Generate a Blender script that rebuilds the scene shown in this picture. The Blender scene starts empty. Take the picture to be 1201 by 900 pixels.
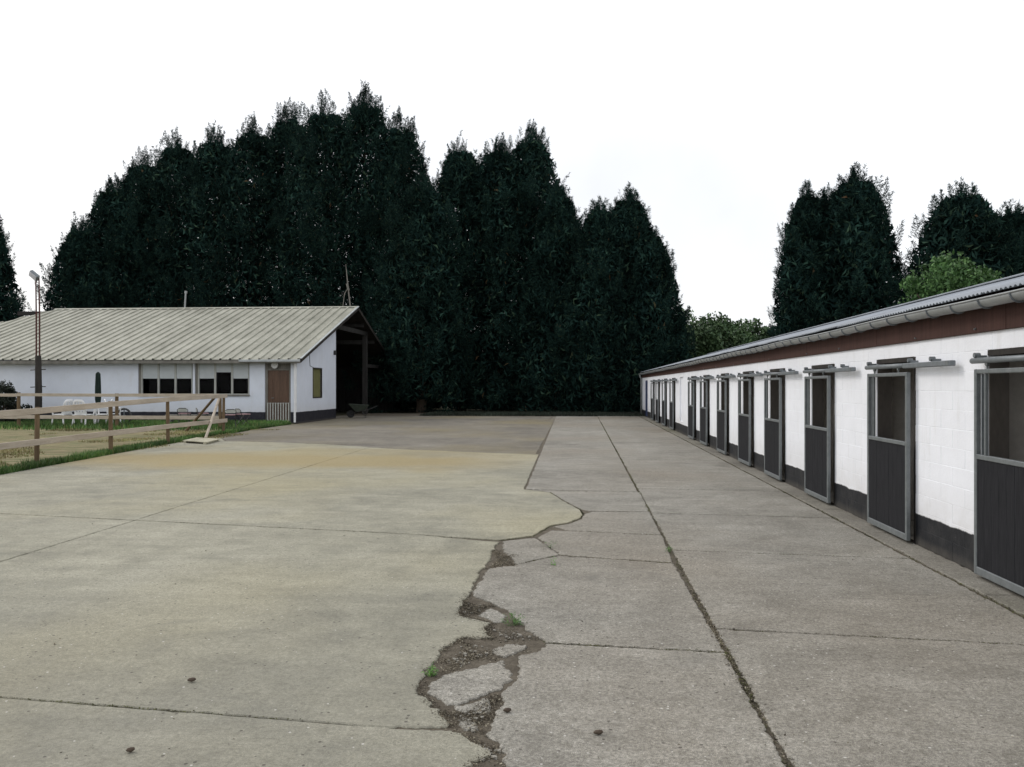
import bpy, math, random
import numpy as np
from mathutils import Vector, Matrix, noise
from mathutils.geometry import tessellate_polygon
random.seed(7); rng = np.random.default_rng(7)
S = bpy.context.scene; COL = S.collection
R = math.radians
# ------------------------------------------------------------------ camera
H = 1.65; F = 1000.0; CX = 600.5; HY = 453.0; YAW = math.atan2(81, F)
cam = bpy.data.cameras.new('camera'); camo = bpy.data.objects.new('camera', cam); COL.objects.link(camo)
cam.sensor_width = 36; cam.lens = 36 * F / 1201; cam.shift_y = 3 / 1201; cam.clip_end = 3000; cam.clip_start = .05
camo.location = (0, 0, H); camo.rotation_euler = (R(90), 0, YAW)
S.camera = camo
# ------------------------------------------------------------------ sky and sun (bright overcast, sun low behind the left-hand trees)
SUN_EL, SUN_AZ = 38, -62          # azimuth from +Y towards +X
w = bpy.data.worlds.new('World'); S.world = w; w.use_nodes = True
nt = w.node_tree; nt.nodes.clear()
sky = nt.nodes.new('ShaderNodeTexSky'); sky.sky_type = 'NISHITA'; sky.sun_disc = False
sky.sun_elevation = R(SUN_EL); sky.sun_rotation = R(SUN_AZ % 360); sky.dust_density = 4; sky.air_density = 1
tc = nt.nodes.new('ShaderNodeTexCoord')
nz = nt.nodes.new('ShaderNodeTexNoise'); nz.inputs['Scale'].default_value = 2.2; nz.inputs['Detail'].default_value = 5
rp = nt.nodes.new('ShaderNodeValToRGB')
rp.color_ramp.elements[0].position = .3; rp.color_ramp.elements[0].color = (8.8, 8.95, 9.2, 1)
rp.color_ramp.elements[1].position = .7; rp.color_ramp.elements[1].color = (12.5, 12.7, 13.0, 1)
mx = nt.nodes.new('ShaderNodeMix'); mx.data_type = 'RGBA'; mx.inputs[0].default_value = .82
bg = nt.nodes.new('ShaderNodeBackground'); bg.inputs['Strength'].default_value = .112
wo = nt.nodes.new('ShaderNodeOutputWorld')
nt.links.new(tc.outputs['Generated'], nz.inputs['Vector']); nt.links.new(nz.outputs['Fac'], rp.inputs[0])
nt.links.new(sky.outputs[0], mx.inputs[6]); nt.links.new(rp.outputs[0], mx.inputs[7])
nt.links.new(mx.outputs[2], bg.inputs['Color']); nt.links.new(bg.outputs[0], wo.inputs[0])
sl = bpy.data.lights.new('sun', 'SUN'); sl.energy = .9; sl.angle = R(14); sl.color = (1, .96, .9)
so = bpy.data.objects.new('sun', sl); COL.objects.link(so)
sd = Vector((math.sin(R(SUN_AZ)) * math.cos(R(SUN_EL)), math.cos(R(SUN_AZ)) * math.cos(R(SUN_EL)), math.sin(R(SUN_EL))))
so.rotation_euler = sd.to_track_quat('Z', 'Y').to_euler(); so.location = (-20, 10, 30)
S.view_settings.view_transform = 'Standard'; S.view_settings.look = 'None'; S.view_settings.gamma = 1
S.view_settings.exposure = 0.06
S.cycles.max_bounces = 6; S.cycles.diffuse_bounces = 4; S.cycles.transparent_max_bounces = 6
# ------------------------------------------------------------------ sight lines of the survey (photo pixel -> place)
FW = Vector((-math.sin(YAW), math.cos(YAW), 0)); RT = Vector((math.cos(YAW), math.sin(YAW), 0)); E = Vector((0, 0, H))
def ray(x, y): return FW + RT * ((x - CX) / F) + Vector((0, 0, (HY - y) / F))
def G(x, y, z=0):
    r = ray(x, y); return E + r * ((z - H) / r.z)
def onX(x, y, X):
    r = ray(x, y); return E + r * (X / r.x)
def onY(x, y, Y):
    r = ray(x, y); return E + r * (Y / r.y)
# ------------------------------------------------------------------ tagging
def tag(o, label=None, cat=None, group=None, kind=None):
    for k, v in (('label', label), ('category', cat), ('group', group), ('kind', kind)):
        if v: o[k] = v
    return o
def empty(name, loc=(0, 0, 0), rz=0, label=None, cat=None, group=None, parent=None):
    o = bpy.data.objects.new(name, None); COL.objects.link(o); o.location = loc; o.rotation_euler = (0, 0, rz); o.empty_display_size = .2
    if parent: o.parent = parent
    return tag(o, label, cat, group)
def link(name, me, mat, parent=None, loc=None, rot=None):
    o = bpy.data.objects.new(name, me); COL.objects.link(o)
    if mat and not me.materials: me.materials.append(mat)
    if parent: o.parent = parent
    if loc is not None: o.location = loc
    if rot is not None: o.rotation_euler = rot
    return o
def copy_tree(o, parent=None):
    c = o.copy(); COL.objects.link(c)
    if parent: c.parent = parent
    for ch in list(o.children): copy_tree(ch, c)
    return c
# ------------------------------------------------------------------ mesh builder
class MB:
    def __init__(s): s.v = []; s.f = []
    def add(s, vs, fs):
        n = len(s.v); s.v += [tuple(v) for v in vs]; s.f += [tuple(i + n for i in f) for f in fs]; return s
    def box(s, x0, x1, y0, y1, z0, z1, b=0.0):
        x0, x1 = min(x0, x1), max(x0, x1); y0, y1 = min(y0, y1), max(y0, y1); z0, z1 = min(z0, z1), max(z0, z1)
        if b <= 0:
            return s.add([(x0,y0,z0),(x1,y0,z0),(x1,y1,z0),(x0,y1,z0),(x0,y0,z1),(x1,y0,z1),(x1,y1,z1),(x0,y1,z1)],
                         [(0,3,2,1),(4,5,6,7),(0,1,5,4),(1,2,6,5),(2,3,7,6),(3,0,4,7)])
        b = min(b, (x1-x0)/2.2, (y1-y0)/2.2, (z1-z0)/2.2)
        vs = []; idx = {}
        for ix in (0, 1):
            for iy in (0, 1):
                for iz in (0, 1):
                    c = (x0 if ix == 0 else x1, y0 if iy == 0 else y1, z0 if iz == 0 else z1)
                    sg = (1 if ix == 0 else -1, 1 if iy == 0 else -1, 1 if iz == 0 else -1)
                    for a in range(3):
                        p = list(c)
                        for k in range(3):
                            if k != a: p[k] += sg[k] * b
                        idx[(ix, iy, iz, a)] = len(vs); vs.append(tuple(p))
        fs = []
        def face(keys):
            ids = [idx[k] for k in keys]; P = [Vector(vs[i]) for i in ids]
            n = (P[1]-P[0]).cross(P[2]-P[0]); c = sum(P, Vector()) / len(P) - Vector(((x0+x1)/2, (y0+y1)/2, (z0+z1)/2))
            fs.append(tuple(ids if n.dot(c) > 0 else ids[::-1]))
        for a in range(3):
            o1, o2 = [k for k in range(3) if k != a]
            for sv in (0, 1):
                ks = []
                for u, v in ((0,0),(1,0),(1,1),(0,1)):
                    k = [0,0,0]; k[a] = sv; k[o1] = u; k[o2] = v; ks.append((k[0],k[1],k[2],a))
                face(ks)
            for u in (0, 1):
                for v in (0, 1):
                    k0 = [0,0,0]; k0[o1] = u; k0[o2] = v; k1 = list(k0); k0[a] = 0; k1[a] = 1
                    face([(*k0, o1), (*k1, o1), (*k1, o2), (*k0, o2)])
        for ix in (0,1):
            for iy in (0,1):
                for iz in (0,1): face([(ix,iy,iz,0),(ix,iy,iz,1),(ix,iy,iz,2)])
        return s.add(vs, fs)
    def bar(s, p, q, wd, ht=None, up=(0,0,1), b=0.0):
        ht = wd if ht is None else ht
        p, q = Vector(p), Vector(q); d = q - p; L = d.length; d.normalize(); u = Vector(up)
        if abs(d.dot(u)) > .95: u = Vector((0,1,0)) if abs(d.y) < .9 else Vector((1,0,0))
        sd_ = d.cross(u).normalized(); u = sd_.cross(d)
        m = MB(); m.box(0, L, -wd/2, wd/2, -ht/2, ht/2, b)
        return s.add([tuple(p + d*v[0] + sd_*v[1] + u*v[2]) for v in m.v], [f[::-1] for f in m.f])
    def tube(s, pts, r, n=8, cap=True):
        pts = [Vector(p) for p in pts]; rs = r if isinstance(r, (list, tuple)) else [r]*len(pts)
        base = len(s.v); prev = None
        for i, p in enumerate(pts):
            d = (pts[min(i+1, len(pts)-1)] - pts[max(i-1, 0)]).normalized()
            u = Vector((0,0,1)) if abs(d.z) < .9 else Vector((0,1,0))
            if prev is not None: u = prev
            a = d.cross(u).normalized(); b_ = a.cross(d).normalized(); prev = b_
            for k in range(n):
                t = 2*math.pi*k/n; s.v.append(tuple(p + (a*math.cos(t) + b_*math.sin(t))*rs[i]))
        for i in range(len(pts)-1):
            for k in range(n):
                k2 = (k+1) % n; s.f.append((base+i*n+k, base+(i+1)*n+k, base+(i+1)*n+k2, base+i*n+k2))
        if cap:
            s.f.append(tuple(base+k for k in range(n))); s.f.append(tuple(base+(len(pts)-1)*n+k for k in range(n))[::-1])
        return s
    def mesh(s, name='m', smooth=False):
        me = bpy.data.meshes.new(name); me.from_pydata(s.v, [], s.f); me.update()
        if smooth: me.shade_smooth()
        return me
    def build(s, name, mat, parent=None, loc=None, rot=None, smooth=False):
        return link(name, s.mesh(name, smooth), mat, parent, loc, rot)
def tri_mesh(name, V, k=3):
    n = len(V) // k
    me = bpy.data.meshes.new(name); me.vertices.add(len(V)); me.vertices.foreach_set('co', np.asarray(V, np.float32).ravel())
    me.loops.add(n*k); me.loops.foreach_set('vertex_index', np.arange(n*k, dtype=np.int32))
    me.polygons.add(n); me.polygons.foreach_set('loop_start', np.arange(0, n*k, k, dtype=np.int32))
    me.polygons.foreach_set('loop_total', np.full(n, k, np.int32)); me.update(calc_edges=True); return me
# ------------------------------------------------------------------ materials
class NT:
    def __init__(s, name):
        s.m = bpy.data.materials.new(name); s.m.use_nodes = True; s.t = s.m.node_tree; s.b = s.t.nodes['Principled BSDF']
        s.geo = s.t.nodes.new('ShaderNodeNewGeometry'); s.pos = s.geo.outputs['Position']
    def node(s, ty, **kw):
        n = s.t.nodes.new(ty)
        for k, v in kw.items(): setattr(n, k, v)
        return n
    def L(s, a, b): s.t.links.new(a, b)
    def mapped(s, scale=(1,1,1), src=None):
        m = s.node('ShaderNodeMapping'); m.inputs['Scale'].default_value = scale; s.L(src or s.pos, m.inputs['Vector']); return m.outputs[0]
    def noise(s, scale, detail=4, rough=.55, vec=None, dist=0):
        n = s.node('ShaderNodeTexNoise'); n.inputs['Scale'].default_value = scale; n.inputs['Detail'].default_value = detail
        n.inputs['Roughness'].default_value = rough; n.inputs['Distortion'].default_value = dist; s.L(vec or s.pos, n.inputs['Vector']); return n.outputs['Fac']
    def vor(s, scale, out='Distance', vec=None):
        n = s.node('ShaderNodeTexVoronoi'); n.inputs['Scale'].default_value = scale; s.L(vec or s.pos, n.inputs['Vector']); return n.outputs[out]
    def ramp(s, fac, stops):
        r = s.node('ShaderNodeValToRGB'); e = r.color_ramp.elements
        while len(e) < len(stops): e.new(.5)
        for i, (p, c) in enumerate(stops):
            e[i].position = p; e[i].color = (c, c, c, 1) if isinstance(c, (int, float)) else (*c, 1)
        s.L(fac, r.inputs[0]); return r.outputs[0]
    def mix(s, fac, a, b, mode='MIX'):
        m = s.node('ShaderNodeMix', data_type='RGBA', blend_type=mode)
        for sock, v in ((m.inputs[0], fac), (m.inputs[6], a), (m.inputs[7], b)):
            if isinstance(v, (int, float)): sock.default_value = v
            elif isinstance(v, tuple): sock.default_value = (*v, 1)
            else: s.L(v, sock)
        return m.outputs[2]
    def math(s, op, a, b=0, c=0):
        m = s.node('ShaderNodeMath', operation=op)
        for sock, v in zip(m.inputs, (a, b, c)):
            if isinstance(v, (int, float)): sock.default_value = v
            else: s.L(v, sock)
        return m.outputs[0]
    def xyz(s):
        x = s.node('ShaderNodeSeparateXYZ'); s.L(s.pos, x.inputs[0]); return x.outputs
    def out(s, col, rough=.8, bump=None, bs=.3, bd=.01, metal=0, spec=.3):
        if isinstance(col, tuple): s.b.inputs['Base Color'].default_value = (*col, 1)
        else: s.L(col, s.b.inputs['Base Color'])
        if isinstance(rough, (int, float)): s.b.inputs['Roughness'].default_value = rough
        else: s.L(rough, s.b.inputs['Roughness'])
        s.b.inputs['Metallic'].default_value = metal; s.b.inputs['Specular IOR Level'].default_value = spec
        if bump is not None:
            b = s.node('ShaderNodeBump'); b.inputs['Strength'].default_value = bs; b.inputs['Distance'].default_value = bd
            s.L(bump, b.inputs['Height']); s.L(b.outputs[0], s.b.inputs['Normal'])
        return s.m
def simple(name, c1, c2, scale=3, rough=.8, bs=.2, bd=.004, vs=(1,1,1), metal=0, fine=40, spec=.3, lo=.35, hi=.68):
    n = NT(name); v = n.mapped(vs)
    a = n.noise(scale, 6, .6, v); f = n.noise(fine, 3, .6, v)
    col = n.mix(.35, n.ramp(a, [(lo, c1), (hi, c2)]), n.ramp(f, [(.3, c1), (.7, c2)]))
    return n.out(col, rough, f, bs, bd, metal, spec)

def concrete(name, c_dark, c_mid, c_light, speck=1.0, tint=None, grit=1.0, tone_and_stain=None):
    n = NT(name)
    big = n.noise(.35, 5, .6); med = n.noise(2.2, 6, .65, dist=.4); fine = n.noise(55, 4, .7); gr = n.noise(220, 2, .6)
    col = n.ramp(n.mix(.5, big, med), [(.36, c_dark), (.5, c_mid), (.66, c_light)])
    if tint: col = n.mix(n.ramp(n.noise(.22, 3, .5, n.mapped((1, .8, 1))), [(.45, 0.0), (.7, .75)]), col, tint)
    # long faint brushed streaks
    st = n.noise(1.0, 5, .7, n.mapped((.5, 3.2, 1)))
    col = n.mix(.55, col, n.ramp(st, [(.3, (.72, .72, .72)), (.7, (1.12, 1.12, 1.12))]), 'MULTIPLY')
    col = n.mix(.55 * grit, col, n.ramp(fine, [(.36, (.5, .5, .5)), (.64, (1.42, 1.42, 1.42))]), 'MULTIPLY')
    col = n.mix(.5 * grit, col, n.ramp(gr, [(.36, (.45, .45, .45)), (.64, (1.5, 1.5, 1.5))]), 'MULTIPLY')
    # rare darker blotches of damp and dirt
    bl = n.ramp(n.noise(1.1, 4, .7, dist=.8), [(.57, 0.0), (.71, .6)])
    col = n.mix(bl, col, tuple(x * .62 for x in c_mid))
    if tone_and_stain:
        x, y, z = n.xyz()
        for (y0, wy, x0, x1, c, k) in tone_and_stain:
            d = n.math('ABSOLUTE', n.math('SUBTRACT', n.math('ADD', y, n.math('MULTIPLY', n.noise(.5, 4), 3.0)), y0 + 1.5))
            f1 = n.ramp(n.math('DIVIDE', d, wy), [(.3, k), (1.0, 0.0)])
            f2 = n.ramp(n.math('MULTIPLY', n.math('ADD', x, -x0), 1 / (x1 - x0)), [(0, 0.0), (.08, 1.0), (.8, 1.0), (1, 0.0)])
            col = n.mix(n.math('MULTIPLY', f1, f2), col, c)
    mid = n.noise(19, 5, .8, dist=.5); col = n.mix(.7 * grit, col, n.ramp(mid, [(.36, (.72, .71, .68)), (.64, (1.2, 1.2, 1.2))]), 'MULTIPLY')
    # pale aggregate and dark pits
    vd = n.vor(29); vc = n.vor(29, 'Color')
    sp = n.node('ShaderNodeSeparateColor'); n.L(vc, sp.inputs[0])
    on = n.math('GREATER_THAN', sp.outputs[0], 1 - .15 * speck); near = n.math('LESS_THAN', vd, n.math('MULTIPLY', sp.outputs[1], .21))
    col = n.mix(n.math('MULTIPLY', n.math('MULTIPLY', on, near), .85), col, (.56, .54, .5))
    on2 = n.math('LESS_THAN', sp.outputs[0], .13); near2 = n.math('LESS_THAN', vd, n.math('MULTIPLY', sp.outputs[2], .26))
    col = n.mix(n.math('MULTIPLY', n.math('MULTIPLY', on2, near2), .8), col, (.06, .05, .042))
    h = n.math('ADD', n.math('MULTIPLY', fine, .6), n.math('MULTIPLY', gr, .6))
    return n.out(col, n.ramp(med, [(.3, .72), (.7, .92)]), h, .45, .006, 0, .25)

MAT = {}
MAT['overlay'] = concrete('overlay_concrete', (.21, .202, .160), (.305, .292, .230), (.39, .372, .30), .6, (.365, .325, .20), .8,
    [(1.0, 6.5, -14, 1, (.19, .182, .158), .5), (18.6, 2.6, -12, -.7, (.30, .235, .11), .75), (21.5, 1.2, -8, -1, (.27, .22, .115), .45)])  # first band: darker grey towards the near end; the others: yellowish sand stains
MAT['slab'] = concrete('old_concrete', (.187, .175, .150), (.280, .265, .232), (.37, .353, .315), 1.8, (.21, .178, .135), 1.25)
MAT['old_yard'] = concrete('old_yard_concrete', (.125, .113, .095), (.19, .173, .145), (.26, .24, .20), .9, (.215, .18, .10), 1.0)
MAT['strip'] = concrete('wall_strip_concrete', (.15, .14, .118), (.225, .21, .18), (.29, .275, .24), .6, (.14, .135, .085), 1.0)
MAT['soil'] = simple('soil', (.066, .053, .038), (.18, .155, .118), 9, .95, 1.0, .02, fine=70)
MAT['chips'] = None
def leafmat(name, cols, rough=.6, trans=.0, spec=.25):
    n = NT(name); c = n.ramp(n.geo.outputs['Random Per Island'], cols)
    big = n.noise(.5, 3)
    c = n.mix(.75, c, n.ramp(big, [(.38, (.45, .45, .45)), (.64, (1.5, 1.5, 1.5))]), 'MULTIPLY')
    return n.out(c, rough, spec=spec)
MAT['chips'] = leafmat('leaf_litter', [(0, (.055, .045, .032)), (.5, (.12, .10, .072)), (.8, (.21, .18, .13)), (.93, (.40, .36, .27))], .9)
MAT['moss'] = leafmat('moss', [(0, (.05, .045, .025)), (.5, (.08, .08, .035)), (.9, (.12, .12, .05))], .95)
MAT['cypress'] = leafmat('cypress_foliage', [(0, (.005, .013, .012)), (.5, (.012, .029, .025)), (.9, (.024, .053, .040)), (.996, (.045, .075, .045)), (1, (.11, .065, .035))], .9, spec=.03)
MAT['broad'] = leafmat('dark_leaves', [(0, (.03, .062, .028)), (.5, (.062, .11, .045)), (1, (.11, .17, .075))], .6)
MAT['lightleaf'] = leafmat('light_leaves', [(0, (.03, .07, .022)), (.5, (.055, .12, .035)), (1, (.095, .18, .055))], .55)
MAT['bush'] = leafmat('bush_leaves', [(0, (.012, .018, .012)), (1, (.035, .045, .03))], .7)
MAT['grass'] = leafmat('grass_blades', [(0, (.035, .078, .018)), (.5, (.062, .145, .03)), (.85, (.11, .2, .045)), (1, (.24, .22, .10))], .6)
MAT['straw'] = leafmat('straw', [(0, (.2, .16, .08)), (.5, (.3, .25, .13)), (1, (.2, .24, .08))], .8)
MAT['weed'] = leafmat('weed_leaves', [(0, (.05, .14, .02)), (.6, (.1, .25, .04)), (1, (.2, .33, .08))], .5)
MAT['bark'] = simple('bark', (.05, .037, .028), (.13, .1, .075), 3, .95, .8, .03, (1, 1, .25), fine=25)
# paddock dirt and far ground
n = NT('paddock_earth')
c = n.ramp(n.noise(.8, 6, .65), [(.3, (.14, .115, .062)), (.5, (.225, .185, .10)), (.7, (.29, .25, .14))])
c = n.mix(n.ramp(n.noise(1.7, 5, .7, n.mapped((.5, 1.6, 1))), [(.46, 0.0), (.62, .8)]), c, (.075, .11, .035))
c = n.mix(.5, c, n.ramp(n.noise(40, 4, .7), [(.3, (.55, .55, .55)), (.7, (1.4, 1.4, 1.4))]), 'MULTIPLY')
MAT['earth'] = n.out(c, .95, n.noise(30, 5, .7), .8, .03)
n = NT('field')
c = n.ramp(n.noise(.15, 6, .65), [(.35, (.05, .05, .03)), (.6, (.09, .085, .05))])
MAT['ground'] = n.out(n.mix(.5, c, n.ramp(n.noise(12, 4, .7), [(.3, (.6, .6, .6)), (.7, (1.3, 1.3, 1.3))]), 'MULTIPLY'), .95, n.noise(10, 4, .7), .6, .04)
# painted blockwork: white above, black band below with a hand-painted edge
def painted(name, band, white=(.80, .81, .84), amp=.03, grime=.3, soft=.006, blackc=(.009, .010, .013)):
    n = NT(name); x, y, z = n.xyz()
    wob = n.math('MULTIPLY', n.math('SUBTRACT', n.noise(2.6, 5, .7), .5), amp * 2)
    f = n.ramp(n.math('ADD', n.math('MULTIPLY', n.math('SUBTRACT', n.math('ADD', z, wob), band), 1 / (2 * soft)), .5), [(0, 0.0), (1, 1.0)])
    fine = n.noise(38, 5, .7); med = n.noise(1.3, 6, .65)
    wh = n.mix(.6, white, n.ramp(med, [(.3, (.86, .86, .86)), (.62, (1.0, 1.0, 1.0))]), 'MULTIPLY')
    run = n.ramp(n.noise(2.5, 5, .7, n.mapped((1, 3.2, .45))), [(.56, 0.0), (.75, grime)])
    wh = n.mix(run, wh, (.52, .5, .45))
    chip = n.ramp(n.noise(9, 4, .8, dist=.6), [(.72, 0.0), (.74, .6)]); wh = n.mix(chip, wh, (.42, .4, .36))
    # splash dirt near the band
    low = n.math('MULTIPLY', n.ramp(n.math('SUBTRACT', z, band), [(0, .55), (.45, 0.0)]), n.noise(7, 4, .7)); wh = n.mix(low, wh, (.5, .47, .42))
    bk = n.mix(n.ramp(n.noise(4, 6, .75), [(.45, 0.0), (.75, .55)]), blackc, (.06, .058, .056))
    ch2 = n.ramp(n.noise(22, 4, .8), [(.70, 0.0), (.72, .7)]); bk = n.mix(ch2, bk, (.32, .32, .31))
    bk = n.mix(n.math('MULTIPLY', n.ramp(z, [(0, .8), (.10, 0.0)]), n.noise(6, 4, .7)), bk, (.14, .125, .105))
    return n.out(n.mix(f, bk, wh), .62, n.math('ADD', fine, n.math('MULTIPLY', n.noise(9, 4), .8)), .45, .006, 0, .35)
MAT['block'] = painted('painted_block', .325, (.88, .895, .94), .03, .25)
MAT['render_wall'] = painted('painted_render', .5, (.69, .725, .80), .025, .3, .01, (.012, .012, .02))
MAT['inner'] = simple('inner_wall', (.50, .46, .41), (.70, .66, .60), 1.8, .85, .3, .004, fine=20)
MAT['galv'] = simple('galvanised_steel', (.125, .138, .142), (.205, .22, .222), 14, .5, .1, .001, metal=.2, fine=90, spec=.5)
MAT['galv_side'] = simple('galvanised_track', (.135, .15, .16), (.215, .235, .248), 14, .48, .1, .001, metal=.2, fine=90, spec=.5)
MAT['plank'] = simple('black_plank', (.009, .0095, .011), (.032, .032, .036), 3, .85, .5, .003, (30, 30, 1.1), fine=9, spec=.15)
MAT['blue_door'] = simple('blue_door', (.03, .04, .09), (.05, .07, .15), 3, .5, .2, .003, fine=20)
MAT['fascia'] = simple('red_fascia', (.036, .016, .012), (.072, .032, .025), 2, .8, .5, .004, (1, 9, .5), fine=12)
MAT['zinc'] = simple('zinc_gutter', (.26, .27, .27), (.38, .395, .395), 3, .5, .15, .002, metal=.3, fine=30, spec=.5)
MAT['fibre'] = simple('corrugated_sheet', (.22, .24, .27), (.36, .39, .43), 1.3, .6, .3, .003, fine=25, metal=.1)
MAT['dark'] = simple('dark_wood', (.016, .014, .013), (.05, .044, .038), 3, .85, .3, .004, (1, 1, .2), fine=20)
n = NT('cream_roof_metal')
c = n.ramp(n.noise(.9, 6, .65, n.mapped((1, .35, 1))), [(.3, (.23, .228, .185)), (.72, (.42, .415, .35))])
c = n.mix(.5, c, n.ramp(n.noise(5, 5, .75, n.mapped((1, .3, 1))), [(.35, (.72, .71, .68)), (.65, (1.2, 1.2, 1.2))]), 'MULTIPLY')
c = n.mix(n.ramp(n.noise(3.2, 4, .8, dist=.8), [(.66, 0.0), (.69, .75)]), c, (.07, .065, .045))
MAT['roofmetal'] = n.out(c, .55, n.noise(9, 3), .15, .002, 0, .3)
MAT['roofedge'] = simple('roof_trim', (.33, .35, .35), (.5, .52, .52), 3, .5)
MAT['greywood'] = simple('grey_wood', (.12, .115, .10), (.25, .235, .21), 4, .85, .4, .004, (1, 1, .2), fine=30)
MAT['barnwood'] = simple('barn_timber', (.016, .015, .014), (.042, .04, .037), 4, .85, .4, .004, (1, 1, .2), fine=30)
MAT['jamb'] = simple('door_lining', (.07, .06, .052), (.13, .115, .1), 3, .85, .3, .003, (1, 1, .3), fine=30)
MAT['rail'] = simple('bare_softwood', (.32, .27, .21), (.52, .45, .37), 3, .8, .4, .003, (1, .35, 3), fine=30)
MAT['post'] = simple('stained_post', (.08, .055, .03), (.19, .13, .075), 4, .85, .4, .003, (2, 2, .3), fine=30)
MAT['palewood'] = simple('pale_board', (.36, .34, .25), (.50, .47, .36), 3, .75)
MAT['doorwood'] = simple('brown_door', (.065, .034, .02), (.135, .075, .045), 3, .5, .2, .002, (3, 3, .4), fine=20, spec=.4)
MAT['yellow'] = simple('faded_yellow_blind', (.13, .128, .05), (.185, .18, .08), 3, .5)
MAT['blind'] = simple('white_blind', (.42, .45, .46), (.52, .55, .56), 2, .8)
MAT['cream'] = simple('cream_frame', (.32, .325, .30), (.46, .465, .43), 4, .6)
MAT['white'] = simple('white_plastic', (.68, .68, .68), (.8, .8, .8), 4, .4, .05, fine=20)
MAT['rust'] = simple('rust_paint', (.05, .016, .014), (.11, .035, .028), 5, .7, .3, fine=60)
MAT['parasol'] = simple('green_canvas', (.008, .016, .014), (.018, .034, .028), 6, .9, .4, .005, fine=40)
MAT['darkmetal'] = simple('dark_metal', (.02, .02, .022), (.06, .058, .055), 6, .5, .1)
MAT['mauve'] = simple('mauve_cloth', (.22, .13, .14), (.42, .28, .29), 14, .8)
MAT['barrow'] = simple('green_barrow', (.02, .028, .02), (.045, .055, .04), 8, .6)
MAT['rubber'] = simple('rubber', (.012, .012, .012), (.03, .03, .03), 8, .8)
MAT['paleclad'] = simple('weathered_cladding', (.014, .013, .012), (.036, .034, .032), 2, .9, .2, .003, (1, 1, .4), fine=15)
n = NT('window_glass'); n.b.inputs['Transmission Weight'].default_value = 1.0; n.b.inputs['IOR'].default_value = 1.12
MAT['glass'] = n.out((.4, .42, .45), .04, spec=.06)
MAT['lampglass'] = simple('lamp_glass', (.5, .5, .55), (.7, .7, .75), 8, .2, 0, fine=10)

# ================================================================== GROUND
g = MB(); N = 30
g.add([(-900, -60, -.05), (900, -60, -.05), (900, 1500, -.05), (-900, 1500, -.05)], [(0, 1, 2, 3)])
tag(g.build('ground', MAT['ground']), kind='structure')

pav = MB()   # bed of soil below the slabs, uneven
xs = np.arange(-13.6, 3.75, .14); ys = np.concatenate([np.arange(-2, 9, .1), np.arange(9, 52, .5)])
bv = []
for yy in ys:
    for xx in xs:
        bv.append((xx, yy, -.012 + .006 * noise.noise((xx*3, yy*3, 0)) + .007 * noise.noise((xx*8, yy*8, 3))))
nx = len(xs); bf = [(j*nx+i, j*nx+i+1, (j+1)*nx+i+1, (j+1)*nx+i) for j in range(len(ys)-1) for i in range(nx-1)]
pav.v = bv; pav.f = bf
pavement = pav.build('pavement', MAT['soil'], smooth=True); tag(pavement, 'concrete yard of old slabs and a smoother overlay', kind='structure')

def rag(poly, step, amp, seed=0):
    """edge polygon with crumbled outline; far rougher where the slabs have broken up"""
    out = []; n_ = len(poly)
    for i in range(n_):
        a = Vector(poly[i][:2]); b = Vector(poly[(i+1) % n_][:2]); L = (b-a).length; d = (b-a)/max(L, 1e-6); nn = Vector((-d.y, d.x))
        mid = (a+b)/2; brk = -1.75 < mid.x < -.02 and 2.2 < mid.y < 9.2 and L < 1.2
        st = .014 if brk else step; k = max(1, min(500, int(L/st)))
        for j in range(k):
            p = a+(b-a)*(j/k); am = (max(amp, .024) if brk else amp)*(0.6 if j == 0 else 1)
            N = lambda f, o: noise.noise((p.x*f, p.y*f, seed+o))
            if brk: v = 1.0*N(5, 1)+.9*N(13, 2)+.75*N(31, 3)+.5*N(75, 4)
            else: v = N(9, 0)+.8*N(27, 5)+.5*N(2, 9)+.7*N(71, 3)
            out.append(p+nn*am*v)
    return out
def slab(poly, mat, z=0, step=.05, amp=.008, seed=0, name='concrete_slab', th=.06):
    P = rag(poly, step, amp, seed)
    # signed area -> make CCW
    A = sum(P[i].x*P[(i+1) % len(P)].y - P[(i+1) % len(P)].x*P[i].y for i in range(len(P)))
    if A < 0: P = P[::-1]
    n_ = len(P); cen = sum(P, Vector((0, 0)))/n_
    ins = []
    for i in range(n_):
        a = P[i-1]; b = P[(i+1) % n_]; d = (b-a)
        nn = Vector((-d.y, d.x)); nn.normalize() if nn.length > 1e-9 else None
        ins.append(P[i] + nn*.007)
    tlx, tly = random.uniform(-1, 1)*.0006, random.uniform(-1, 1)*.0006
    def zz(p): return z + (p.x-cen.x)*tlx + (p.y-cen.y)*tly
    vs = [(p.x, p.y, zz(p)) for p in ins] + [(p.x, p.y, zz(p)-.006) for p in P] + [(p.x, p.y, zz(p)-th) for p in P]
    fs = []
    for t in tessellate_polygon([[Vector((p.x, p.y, 0)) for p in ins]]):
        a, b, c_ = t; pa, pb, pc = ins[a], ins[b], ins[c_]
        cr = (pb.x-pa.x)*(pc.y-pa.y) - (pb.y-pa.y)*(pc.x-pa.x)
        if abs(cr) > 1e-10: fs.append((a, b, c_) if cr > 0 else (a, c_, b))
    for i in range(n_):
        j = (i+1) % n_
        fs.append((i+n_, j+n_, j, i)); fs.append((i+2*n_, j+2*n_, j+n_, i+n_))
    m = MB(); m.v = vs; m.f = fs
    return m.build(name, mat, pavement)
def GW(pts): return [tuple(G(*p)[:2]) for p in pts]
SK = -.11      # the transverse joints run slightly askew
XJ = .90       # long joint
XS = 3.16      # joint along the wall strip
def yl(x, y0): return y0 + SK*(x-XJ)
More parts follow.
